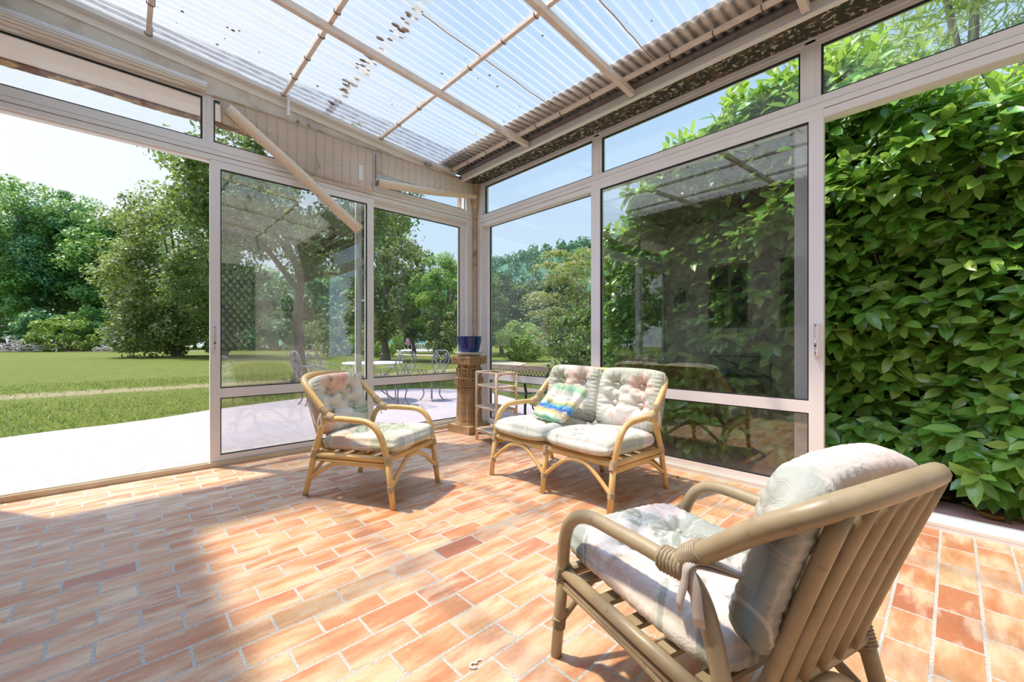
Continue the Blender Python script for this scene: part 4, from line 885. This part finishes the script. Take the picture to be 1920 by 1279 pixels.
# silk tree with layered sprays and pink flower heads
rng = np.random.default_rng(140); o = thing('silk_tree', 'silk tree with pale pink flowers spreading behind the loveseat pane', 'tree', at(1085, 17.5, -.04))
C = []; FL = []
for i in range(95):
    a = rng.uniform(0, 6.28); rr = rng.uniform(.2, 1) ** .7 * 2.0; z = rng.uniform(.9, 5.3) if rng.random() < .8 else rng.uniform(.4, 1.5); rr *= (1.15 - abs(z - 3.2) / 5)
    c = np.array([math.cos(a) * rr, math.sin(a) * rr, z]); k = 170; d = rng.normal(0, 1, (k, 3)) * np.array([.34, .34, .05]); p = c + d; p[:, 2] -= (d[:, 0] ** 2 + d[:, 1] ** 2) * .5; C.append(p)
    m_ = rng.integers(14, 30); d = rng.normal(0, 1, (m_, 3)) * np.array([.3, .3, .03]); p = c + d; p[:, 2] += .05 - (d[:, 0] ** 2 + d[:, 1] ** 2) * .5; FL.append(p)
C = np.concatenate(C); FL = np.concatenate(FL)
V, F = leaves(C, np.tile([0, 0, 1.0], (len(C), 1)), .15, .35, .35, rng=rng); npmesh('crown', V, F, M['leafC'], o)
V, F = leaves(np.repeat(FL, 3, 0), rng.normal(0, 1, (len(FL) * 3, 3)), .085, .9, .5, rng=rng); npmesh('flower_heads', V, F, M['flower'], o, kind='stuff')
b = MB(); b.tube([(-.55, 0, -.05), (-.5, 0, 1.0), (-.2, 0, 2.2), (.1, 0, 3.6)], [.12, .1, .07, .03], 9, 4); b.tube([(.1, .2, -.05), (.2, .2, 1.2), (.7, 0, 2.6), (1.1, 0, 4.2)], [.11, .09, .06, .03], 9, 4); b.tube([(-.5, 0, 1.0), (-1.0, .3, 2.2), (-1.4, .3, 3.2)], [.07, .05, .02], 8, 4); b.build('trunk', M['bark'], o, True)
bush('garden_bush', 'dense dark leafy shrub at the foot of the silk tree', at(1092, 11.5, -.04), 1.0, .9, 2.1, M['leafD'], 5200, .11, 141, cl=.3, n_cl=50)
# wooded hill on the skyline
rng = np.random.default_rng(150); hc = at(1060, 300); nx, ny = 50, 24; V = []
for j in range(ny):
    for i in range(nx):
        u = i / (nx - 1) * 2 - 1; v = j / (ny - 1) * 2 - 1; p = Vector((hc.x, hc.y, 0)) + RT * u * 190 + FD * v * 110
        hgt = 72 * math.exp(-((u - .12) / .80) ** 2) * math.exp(-(v / .55) ** 2) + 2 * math.sin(i * 1.1) * math.cos(j * 1.3); V.append((p.x, p.y, max(-1, hgt - 3)))
F = [(j * nx + i, j * nx + i + 1, (j + 1) * nx + i + 1, (j + 1) * nx + i) for j in range(ny - 1) for i in range(nx - 1)]
hill = npmesh('hill', V, F, M['needleF'], smooth=True, kind='structure'); HV = np.array(V).reshape(ny, nx, 3)
C = []; N = []
for i in range(1500):
    fi = rng.uniform(2, nx - 3); fj = rng.uniform(1, ny * .56); i0, j0 = int(fi), int(fj); p = HV[j0, i0] * (1 - fi + i0) + HV[j0, i0 + 1] * (fi - i0); q = HV[j0 + 1, i0] * (1 - fi + i0) + HV[j0 + 1, i0 + 1] * (fi - i0); p = p * (1 - fj + j0) + q * (fj - j0)
    if p[2] < 4: continue
    k = 52; d = rng.normal(0, 1, (k, 3)); d /= np.linalg.norm(d, axis=1, keepdims=True); h = rng.uniform(5, 9); C.append(p + np.array([0, 0, h * .45]) + d * np.array([h * .33, h * .33, h * .55])); N.append(d)
V, F = leaves(np.concatenate(C), np.concatenate(N), 2.0, .6, .5, rng=rng)
tag(npmesh('hill_pines', V, F, M['needleF']), 'pine woods covering the distant hill, tinted blue-green for air haze', 'woods', kind='stuff')

# ------------------------------------------------------------------ laurel hedge right outside the glass
def laurel(nshoot, inner, rng):
    """shoots carrying 5-8 big leaves; returns V, F(4), UV per vertex"""
    prof = [(0, .0), (.22, .70), (.5, 1.0), (.78, .72), (1, .0)]
    base = []
    for (t, wd) in prof: base += [(-.5 * wd, t), (0, t), (.5 * wd, t)]
    base = np.array(base); V = []; UV = []; F = []; nb = len(base)
    fq = [(3 * i + k, 3 * i + k + 1, 3 * i + 4 + k, 3 * i + 3 + k) for i in range(4) for k in (0, 1)]
    def put(o_, ax, up, L, W, droop):
        s = np.cross(ax, up); s /= np.linalg.norm(s) + 1e-9; nn = np.cross(s, ax)
        x = base[:, 0] * W; t = base[:, 1]
        P_ = o_ + ax * (t * L)[:, None] + s * x[:, None] + nn * (np.abs(x) * .30 - droop * L * t ** 2)[:, None]
        b0 = len(V) * nb; V.append(P_); UV.append(np.stack([base[:, 0] * .9 + .5, t], 1)); F.extend([tuple(b0 + i for i in q) for q in fq])
    return put, V, UV, F
def top_z(y): return np.interp(-y, [1.6, 2.5, 3.2, 3.8, 4.2, 4.6, 7.0], [2.2, 3.0, 3.35, 3.45, 3.1, 2.75, 2.6])
def hedge():
    rng = np.random.default_rng(200); o = thing('laurel_hedge', 'tall glossy green laurel hedge right outside the open doorway', 'hedge', (0, 0, 0))
    put, V, UV, F = laurel(0, 0, rng); put2, V2, UV2, F2 = laurel(0, 0, rng); stems = MB()
    def shoot(p, d, nl, L, young, rng):
        d = d / np.linalg.norm(d); q = p + d * .18
        if rng.random() < .35: stems.tube([Vector(p - d * .15), Vector(p), Vector(q)], [.006, .005, .003], 5, 2)
        for k in range(nl):
            a = 2.4 * k + rng.uniform(0, .6); t = k / nl; e1 = np.cross(d, [0, .2, 1]); e1 /= np.linalg.norm(e1) + 1e-9; e2 = np.cross(d, e1)
            out = e1 * math.cos(a) + e2 * math.sin(a); ax = out * (1.0 - .45 * t) + d * (.35 + .7 * t) + np.array([-.15, 0, -.62 if not young else .05]); ax /= np.linalg.norm(ax)
            up = (np.array([-.8, .1, .75]) if not young else np.array([-.35, 0, .9])) + rng.normal(0, .35, 3)
            LL = L * rng.uniform(.7, 1.15) * (1 - .2 * t)
            (put2 if young else put)(p + d * .18 * t, ax, up, LL, LL * rng.uniform(.38, .5), rng.uniform(.0, .3))
    for i in range(1650):           # the face towards the room
        y = -1.75 - (rng.random() * 4.0); zt = top_z(y); z = .12 + (zt - .1) * rng.random(); x = .70 + .10 * math.sin(y * 3.1 + z * 2) + .06 * math.sin(z * 7 + y) + rng.uniform(-.05, .14) - (.16 if z < .45 else 0) + max(0, z - 2.6) * .12
        if y > -2.0: x += (y + 2.0) * -.2 + rng.uniform(0, .8)
        d = np.array([-.75, .15, .55]) + rng.normal(0, .3, 3); shoot(np.array([x, y, z]), d, int(rng.integers(5, 8)), .195, False, rng)
    for i in range(420):            # the end that faces the garden
        x = .75 + rng.random() * 1.1; z = .1 + (top_z(-1.7) - .05) * rng.random(); d = np.array([-.3, .8, .5]) + rng.normal(0, .3, 3)
        shoot(np.array([x, -1.72 + rng.uniform(-.12, .08), z]), d, 6, .15, rng.random() < .35, rng)
    for i in range(620):            # young growth along the top
        y = -1.65 - rng.random() * 4.0; x = .72 + rng.random() * 1.0; z = top_z(y) + rng.uniform(-.2, .16); d = np.array([-.1, .1, 1.0]) + rng.normal(0, .28, 3)
        shoot(np.array([x, y, z]), d, int(rng.integers(6, 9)), .15, True, rng)
    for i in range(900):            # dark inner leaves
        y = -1.8 - rng.random() * 4.0; z = .1 + (top_z(y) - .2) * rng.random(); x = .98 + rng.random() * .25; shoot(np.array([x, y, z]), np.array([-.6, .1, .4]) + rng.normal(0, .5, 3), 4, .17, False, rng)
    for (v_, u_, f_, mt, nm) in ((V, UV, F, M['laurel'], 'foliage'), (V2, UV2, F2, M['laurel_new'], 'young_foliage')):
        ob = npmesh(nm, np.concatenate(v_), f_, mt, o, True); me = ob.data; uvl = me.uv_layers.new(name='UVMap'); uu = np.concatenate(u_)
        li = np.empty(len(me.loops), np.int32); me.loops.foreach_get('vertex_index', li); uvl.data.foreach_set('uv', uu[li].ravel().astype(np.float32))
    for i in range(21):
        y = -1.95 - i * .18; stems.tube([(1.1, y, -.02), (1.05, y + .03, 1.0), (1.0, y - .05, 2.0), (.95, y + .05, float(top_z(y)) - .2)], [.022, .018, .014, .006], 6, 3)
    stems.build('stems', M['bark'], o, True)
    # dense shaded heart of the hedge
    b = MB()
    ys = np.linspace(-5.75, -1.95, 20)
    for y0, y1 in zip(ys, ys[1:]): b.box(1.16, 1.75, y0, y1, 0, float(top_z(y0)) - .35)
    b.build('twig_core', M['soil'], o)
hedge()
tree('feathery_pine', 'light feathery pine rising behind the laurel hedge', 'tree', (3.9, -4.7, -.05), 7.2, 1.8, 2.6, M['needleL'], 9000, .26, 60, .5, .14, 230, aspect=.10, lo=.3)
tree('feathery_pine', 'second feathery pine farther right behind the laurel hedge', 'tree', (4.0, -7.6, -.05), 7.4, 1.7, 2.4, M['needleL'], 7000, .26, 60, .5, .14, 231, aspect=.10, lo=.3)
# fallen leaves on the edging strip
def fallen(label, x, y, s, rz, curl, z=-.008, grp=None):
    b = MB(); n = 7; vs = []; fs = []
    for i in range(n):
        t = i / (n - 1); wd = s * .42 * math.sin(PI * min(.98, max(.04, t))) ** .8
        for k in (-1, 0, 1): vs.append((t * s - s / 2, k * wd / 2, .004 + curl * s * (abs(k) * .35 + (t - .5) ** 2)))
    for i in range(n - 1):
        for k in (0, 1): a = 3 * i + k; fs.append((a, a + 1, a + 4, a + 3))
    b.add(vs, fs); b.add([(p[0], p[1], p[2] - .0015) for p in vs], [f[::-1] for f in fs])
    o = b.build('fallen_leaf', M['dead'], None, True); o.location = (x, y, z); o.rotation_euler = (0, 0, rz); return tag(o, label, 'leaf', 'dry fallen leaves along the hedge')
fallen('curled orange dry leaf under the hedge nearest the chair back', .66, -4.45, .12, 1.2, .4)
fallen('long dry brown leaf half under the hedge leaves', .56, -4.62, .15, 1.0, .25)
fallen('curled tan dry leaf on the edging strip by a paving joint', .40, -4.68, .11, 1.4, .5)
fallen('rounded pale tan dry leaf on the edging strip', .40, -4.745, .08, .4, .3)
fallen('dry leaf at the right edge of the photo on the strip', .47, -4.82, .09, 1.0, .4)
b = MB(); b.tube([(0, 0, .004), (.02, .01, .008), (.04, .0, .004)], .003, 5, 3); b.tube([(.01, -.01, .004), (.02, .012, .01), (.015, .03, .004)], .0025, 5, 3); b.tube([(.03, -.012, .004), (.028, .0, .012), (.045, .015, .006)], .0025, 5, 3)
sc_ = MB(); sc_.tube([(.012 * math.cos(a), .012 * math.sin(a), .004) for a in np.linspace(0, 5.0, 9)], .004, 6, 2); sc_.tube([(.012, 0, .004), (.02, .008, .005), (.034, .004, .004)], .003, 5, 2)
o = sc_.build('plastic_scrap', M['ttop']); p_ = CAM + FD * .74 + RT * .74 * (888 - 960) / 777; p_ = CAM + FD * (1.1 * 777 / (1250 - 642)) + RT * (1.1 * 777 / (1250 - 642)) * (888 - 960) / 777; o.location = (p_.x, p_.y, 0); tag(o, 'tiny white plastic scrap on the tiles near the bottom edge', 'scrap')
o = b.build('dead_sprig', M['dirt']); o.location = (-.30, -2.99, 0); tag(o, 'tiny dead sprig on the tiles beside the loveseat leg', 'sprig')

# lawn grass, dense near the terrace edge
rng = np.random.default_rng(300); n = 52000
ex = np.array([p[0] for p in edge]); ey = np.array([p[1] for p in edge])
X = rng.uniform(-7.5, 5.5, n); Yv = 1.5 + rng.random(n) ** 1.6 * 11
def outside(x, y):
    ins = np.zeros(len(x), bool); px = np.concatenate([[-9], ex, [1.2, -9]]); py = np.concatenate([[-3], ey, [-3, -3]])
    j = len(px) - 1
    for i in range(len(px)):
        c = ((py[i] > y) != (py[j] > y)) & (x < (px[j] - px[i]) * (y - py[i]) / (py[j] - py[i] + 1e-12) + px[i]); ins ^= c; j = i
    return ~ins
ok = outside(X, Yv) & ((np.abs(Yv - 8.4) > rng.uniform(.6, 1.9, n)) | (rng.random(n) < .12)); X = X[ok]; Yv = Yv[ok]; m2 = 9000
X2 = rng.uniform(1.3, 6, m2); Y2 = rng.uniform(-1.6, 3, m2); ok = outside(X2, Y2); X = np.concatenate([X, X2[ok]]); Yv = np.concatenate([Yv, Y2[ok]])
n = len(X); h = rng.uniform(.012, .045, n); a = rng.uniform(0, 6.28, n); w = rng.uniform(.004, .010, n); lx = rng.normal(0, .035, n); ly = rng.normal(0, .035, n)
B = np.stack([X, Yv, np.full(n, -.05)], 1); dx = np.stack([np.cos(a) * w, np.sin(a) * w, np.zeros(n)], 1); tip = B + np.stack([lx, ly, h + .02], 1)
V = np.stack([B - dx, B + dx, tip + dx * .3, tip - dx * .3], 1).reshape(-1, 3)
tag(npmesh('lawn_grass', V, np.arange(4 * n).reshape(-1, 4), M['grass']), 'short green lawn grass beside the pink terrace', 'grass', kind='stuff')

# ------------------------------------------------------------------ garden furniture
def spiral(c, r0, r1, a0, turns, n=16, plane='xz', y=0):
    return [(c[0] + (r0 + (r1 - r0) * i / n) * math.cos(a0 + turns * 2 * PI * i / n), y, c[1] + (r0 + (r1 - r0) * i / n) * math.sin(a0 + turns * 2 * PI * i / n)) for i in range(n + 1)]
def garden_chair(label, loc, rz):
    o = thing('garden_chair', label, 'garden chair', loc, rz, 'wrought iron chairs around the garden table'); r = .0105
    b = MB(); b.lathe([(.001, .448), (.20, .448), (.208, .455), (.20, .462), (.001, .462)], 28, caps=False); b.build('seat', M['iron'], o, True)
    for k in range(4):
        a = PI / 4 + k * PI / 2; c, s = math.cos(a), math.sin(a); b = MB(); b.tube([(.15 * c, .15 * s, .45), (.19 * c, .19 * s, .33), (.15 * c, .15 * s, .17), (.16 * c, .16 * s, .08), (.22 * c, .22 * s, 0)], .0115, 7, 4); b.build('leg', M['iron'], o, True)
    lean = lambda p: (p[0], .19 + (p[2] - .46) * .22, p[2])
    b = MB()
    for s in (-1, 1):
        b.tube([lean(p) for p in [(s * .05, 0, .46), (s * .14, 0, .56), (s * .205, 0, .70), (s * .205, 0, .82), (s * .14, 0, .92), (s * .05, 0, .945), (0, 0, .93)]], .0125, 8, 4)
        b.tube([lean(p) for p in [(s * .16, 0, .46), (s * .10, 0, .55), (s * .03, 0, .66), (0, 0, .75)]], r * .9, 7, 4)
    b.build('back_frame', M['iron'], o, True)
    for s in (-1, 1):
        pts = [(0, 0, .62), (s * .09, 0, .70), (s * .155, 0, .80), (s * .12, 0, .885)] + [(s * (.085) + s * q[0], 0, q[2]) for q in spiral((0, .83), .052, .016, PI / 2, -1.2)]
        b = MB(); b.tube([lean(p) for p in pts], r * .85, 7, 3); b.build('back_scroll', M['iron'], o, True)
        b = MB(); b.tube([(s * .2, .22, .68), (s * .235, .06, .675), (s * .235, -.08, .65), (s * .225, -.15, .58), (s * .22, -.10, .52), (s * .215, -.05, .545), (s * .215, -.07, .575)], r, 7, 4); b.tube([(s * .205, .02, .46), (s * .225, .0, .53), (s * .22, .06, .56), (s * .215, .08, .52), (s * .21, .05, .50)], r * .8, 7, 4); b.build('arm_scroll', M['iron'], o, True)
    return o
garden_chair('wrought iron chair with heart-shaped back nearest the glass', (-.06, 2.16, 0), math.radians(10 + 180))
garden_chair('wrought iron chair right of the round garden table, seen side-on', (.74, 2.30, 0), math.radians(-75))
garden_chair('wrought iron chair behind the left of the garden table', (-.72, 3.72, 0), math.radians(40))
garden_chair('wrought iron chair at the far left of the garden table, seen side-on', (-1.12, 3.30, 0), math.radians(95))
o = thing('garden_table', 'round white garden table with iron legs on the pink terrace', 'garden table', (-.12, 2.98, 0))
b = MB(); b.lathe([(.001, .70), (.54, .70), (.555, .712), (.54, .725), (.001, .73)], 48, caps=False); b.build('tabletop', M['ttop'], o, True)
for k in range(4):
    a = PI / 4 + k * PI / 2 + .3; c, s = math.cos(a), math.sin(a); b = MB(); b.tube([(.42 * c, .42 * s, .70), (.30 * c, .30 * s, .55), (.10 * c, .10 * s, .38), (.12 * c, .12 * s, .22), (.32 * c, .32 * s, .06), (.40 * c, .40 * s, 0)], .011, 8, 5); b.build('leg', M['iron'], o, True)
b = MB(); b.tube([(.12 * math.cos(a), .12 * math.sin(a), .38) for a in np.linspace(0, 2 * PI, 17)[:-1]], .009, 7, 2, closed=True); b.build('ring', M['iron'], o, True)
# wooden bench with lattice back outside the right-hand pane
o = thing('garden_bench', 'weathered wooden bench with diamond lattice back outside the corner pane', 'bench', (.74, .06, 0), 0)
b = MB(); b.box(.0, .035, -.74, .74, .685, .755); b.build('top_rail', M['oldwood'], o); b = MB(); b.box(.0, .035, -.74, .74, .52, .56); b.build('lower_rail', M['oldwood'], o)
b = MB()
for s in (-1, 1):
    for i in range(-4, 26):
        y0 = -.74 + i * .07; p = [(y0, .56), (y0 + s * .125, .685)]
        if -.74 <= p[0][0] <= .74 and -.74 <= p[1][0] <= .74: b.tube([(.012 + .006 * s, p[0][0], p[0][1]), (.012 + .006 * s, p[1][0], p[1][1])], .008, 6, 1)
b.build('lattice', M['oldwood'], o)
for i in range(5):
    b = MB(); x = -.42 + i * .095; b.box(x, x + .075, -.72, .72, .405, .43); b.build('seat_slat', M['oldwood'], o)
for s in (-1, 1):
    y = s * .70; b = MB(); b.tube([(.03, y, 0), (.02, y, .2), (.0, y, .42), (.02, y, .60), (.035, y, .80)], .02, 8, 4); b.tube([(-.40, y, 0), (-.42, y, .2), (-.40, y, .42), (-.42, y, .56), (-.30, y, .62), (-.05, y, .60)], .018, 8, 4)
    b.tube([(-.40, y, .42), (.02, y, .41)], .014, 8, 1); b.tube([(q[0] - .2, y, q[2]) for q in spiral((0, .24), .10, .03, 0, 1.5)], .01, 7, 3); b.build('end_frame', M['ironb'], o, True)
# pool corner far off: closed parasols and a white railing
for (px, dd, h, mt, lb, c) in ((765, 52, 2.0, 'pinkp', 'closed pink parasol by the distant pool', .16), (794, 52, 1.45, 'bluep', 'closed blue parasol by the distant pool', .16)):
    o = thing('closed_parasol', lb, 'parasol', at(px, dd, .03)); b = MB(); b.tube([(0, 0, 0), (0, 0, h + .15)], .03, 8, 1); b.build('pole', M['ttop'], o)
    b = MB(); b.lathe([(.05, h * .35), (.28, h * .40), (.24, h * .55), (.15, h * .8), (.04, h)], 12); b.build('canopy', M[mt], o, True)
o = thing('pool_railing', 'low white railing behind the closed parasols', 'railing', (0, 0, 0)); A = at(772, 60); B_ = at(826, 60)
b = MB(); b.tube([A + Vector((0, 0, .9)), B_ + Vector((0, 0, .9))], .05, 6, 1); b.tube([A + Vector((0, 0, .2)), B_ + Vector((0, 0, .2))], .05, 6, 1); b.build('rail', M['pool'], o)
for i in range(16):
    p = A.lerp(B_, i / 15); b = MB(); b.tube([p + Vector((0, 0, -.04)), p + Vector((0, 0, .92))], .045, 6, 1); b.build('baluster', M['pool'], o)

# ------------------------------------------------------------------ things on the house walls, seen in the glass
def lantern(label, loc, rz):
    o = thing('wall_lantern', label, 'lantern', loc, rz)
    b = MB(); b.lathe([(.09, -.16), (.10, -.14), (.11, .02), (.09, .04)], 6); b.build('lantern_glass', M['lglass'], o)
    b = MB(); b.lathe([(.13, .04), (.12, .06), (.05, .14), (.015, .17)], 6); b.lathe([(.01, -.24), (.05, -.20), (.10, -.165), (.09, -.155)], 6)
    for k in range(6): a = k * PI / 3; b.tube([(.105 * math.cos(a), .105 * math.sin(a), -.16), (.12 * math.cos(a), .12 * math.sin(a), .05)], .008, 5, 1)
    b.build('cage', M['lantern'], o); b = MB(); b.tube([(0, 0, .17), (0, 0, .22), (0, -.06, .27), (0, -.14, .24), (0, -.19, .16)], .012, 7, 4); b.box(-.03, .03, -.21, -.19, .08, .24); b.build('bracket', M['lantern'], o, True); return o
lantern('black lantern on the back house wall, reflected in the left sliding door', (-.89, -5.69, 1.98), 0)
lantern('black lantern on the side house wall, reflected in the right sliding door', (-5.39, -.42, 2.02), -PI / 2)
o = thing('garden_trellis', 'dark green diagonal trellis on the back house wall, reflected in the left door', 'trellis', (-2.05, -5.86, 0))
b = MB()
for (x0, x1, z0, z1) in ((-.55, .55, .93, .965), (-.55, .55, 2.70, 2.735), (-.55, -.515, .93, 2.735), (.515, .55, .93, 2.735)): b.box(x0, x1, -.03, .02, z0, z1)
b.build('frame', M['ironb'], o); b = MB()
for s in (-1, 1):
    for i in range(-12, 20):
        c = i * .18; pts = []
        for k in range(60):
            x = -.53 + 1.06 * k / 59; z = .95 + c + s * (x + (.53 if s > 0 else -.53)) * 1.35
            if .95 <= z <= 2.72: pts.append((x, -.005 + .012 * s, z))
        if len(pts) > 2: b.tube([pts[0], pts[-1]], .012, 6, 1)
b.build('lattice', M['ironb'], o)
o = thing('iron_bench', 'dark green iron bench with crossed back against the side house wall', 'bench', (-5.25, -1.6, 0))
b = MB()
for (p, q) in (((-.2, -.55, .82), (-.2, .55, .82)), ((-.2, -.55, .45), (-.2, .55, .45)), ((-.2, -.5, .45), (-.2, .5, .82)), ((-.2, .5, .45), (-.2, -.5, .82)), ((-.2, -.55, 0), (-.2, -.55, .82)), ((-.2, .55, 0), (-.2, .55, .82))): b.tube([p, q], .014, 7, 1)
b.build('back_frame', M['ironb'], o); b = MB()
for i in range(6): b.box(-.18 + i * .07, -.13 + i * .07, -.54, .54, .43, .45)
b.build('seat', M['ironb'], o)
for s in (-1, 1): b = MB(); b.tube([(.2, s * .52, 0), (.2, s * .52, .43)], .014, 7, 1); b.build('leg', M['ironb'], o)
V, F = cushion(.5, .42, .1, [(0, 0)], n=20, seed=5); ob = npmesh('bench_cushion', V, F, M['bluecl'], None, True); ob.location = (-5.25, -1.35, .512); tag(ob, 'blue cushion on the dark iron bench', 'cushion')

# ------------------------------------------------------------------ sky, sun, camera
sd = Vector((.246, -.38, -1.0)).normalized()      # direction the sunlight travels
L = bpy.data.lights.new('sun', 'SUN'); L.energy = 5.2; L.angle = math.radians(2.1); L.color = (1.0, .88, .68)
lo = bpy.data.objects.new('sun', L); COL.objects.link(lo); lo.rotation_euler = sd.to_track_quat('-Z', 'Y').to_euler(); lo.location = (-5, 5, 30)
W = bpy.data.worlds.new('sky'); S.world = W; W.use_nodes = True; nt = W.node_tree; nt.nodes.clear()
def wn(t, **k):
    n = nt.nodes.new(t)
    for a, v in k.items(): setattr(n, a, v)
    return n
tc = wn('ShaderNodeTexCoord'); sx = wn('ShaderNodeSeparateXYZ'); nt.links.new(tc.outputs['Generated'], sx.inputs[0])
rp = wn('ShaderNodeValToRGB'); nt.links.new(sx.outputs[2], rp.inputs[0]); e = rp.color_ramp.elements
for _ in range(2): e.new(.5)
for el, (p, c) in zip(e, ((0, (.70, .82, .97)), (.25, (.60, .77, .97)), (.6, (.42, .65, .98)), (1, (.30, .54, .95)))): el.position = p; el.color = (*c, 1)
dt = wn('ShaderNodeVectorMath', operation='DOT_PRODUCT'); nt.links.new(tc.outputs['Generated'], dt.inputs[0]); g = Vector((-.45, .75, .45)).normalized(); dt.inputs[1].default_value = g
mp = wn('ShaderNodeMapRange'); nt.links.new(dt.outputs['Value'], mp.inputs[0]); mp.inputs[1].default_value = .55; mp.inputs[2].default_value = 1.0; mp.inputs[3].default_value = 0; mp.inputs[4].default_value = .85
mx = wn('ShaderNodeMix', data_type='RGBA'); nt.links.new(mp.outputs[0], mx.inputs[0]); nt.links.new(rp.outputs[0], mx.inputs[6]); mx.inputs[7].default_value = (.98, .99, 1.0, 1)
dt2 = wn('ShaderNodeVectorMath', operation='DOT_PRODUCT'); nt.links.new(tc.outputs['Generated'], dt2.inputs[0]); dt2.inputs[1].default_value = -sd
mp2 = wn('ShaderNodeMapRange', interpolation_type='SMOOTHSTEP'); nt.links.new(dt2.outputs['Value'], mp2.inputs[0]); mp2.inputs[1].default_value = .77; mp2.inputs[2].default_value = 1.0; mp2.inputs[3].default_value = 0; mp2.inputs[4].default_value = 1.0
au = wn('ShaderNodeMix', data_type='RGBA', blend_type='ADD'); nt.links.new(mp2.outputs[0], au.inputs[0]); nt.links.new(mx.outputs[2], au.inputs[6]); au.inputs[7].default_value = (2.7, 3.45, 5.9, 1); au.clamp_factor = False  # added bright glow around the sun, outside the view, for fill light
mx = au
bg = wn('ShaderNodeBackground'); nt.links.new(mx.outputs[2], bg.inputs[0]); bg.inputs[1].default_value = 1.0
wo = wn('ShaderNodeOutputWorld'); nt.links.new(bg.outputs[0], wo.inputs[0])
cd = bpy.data.cameras.new('camera'); co = bpy.data.objects.new('camera', cd); COL.objects.link(co); S.camera = co
co.location = CAM; co.rotation_euler = FD.to_track_quat('-Z', 'Y').to_euler()
cd.sensor_width = 36; cd.lens = 777 / 1920 * 36; cd.shift_y = (642 - 639.5) / 1920; cd.clip_start = .02; cd.clip_end = 2000
S.view_settings.view_transform = 'Standard'; S.view_settings.look = 'None'; S.view_settings.gamma = 1; S.view_settings.exposure = 0.22; S.view_settings.use_curve_mapping = False
c = S.cycles; c.max_bounces = 8; c.diffuse_bounces = 3; c.glossy_bounces = 4; c.transmission_bounces = 4; c.transparent_max_bounces = 24; c.caustics_reflective = False; c.caustics_refractive = False; c.sample_clamp_indirect = 4
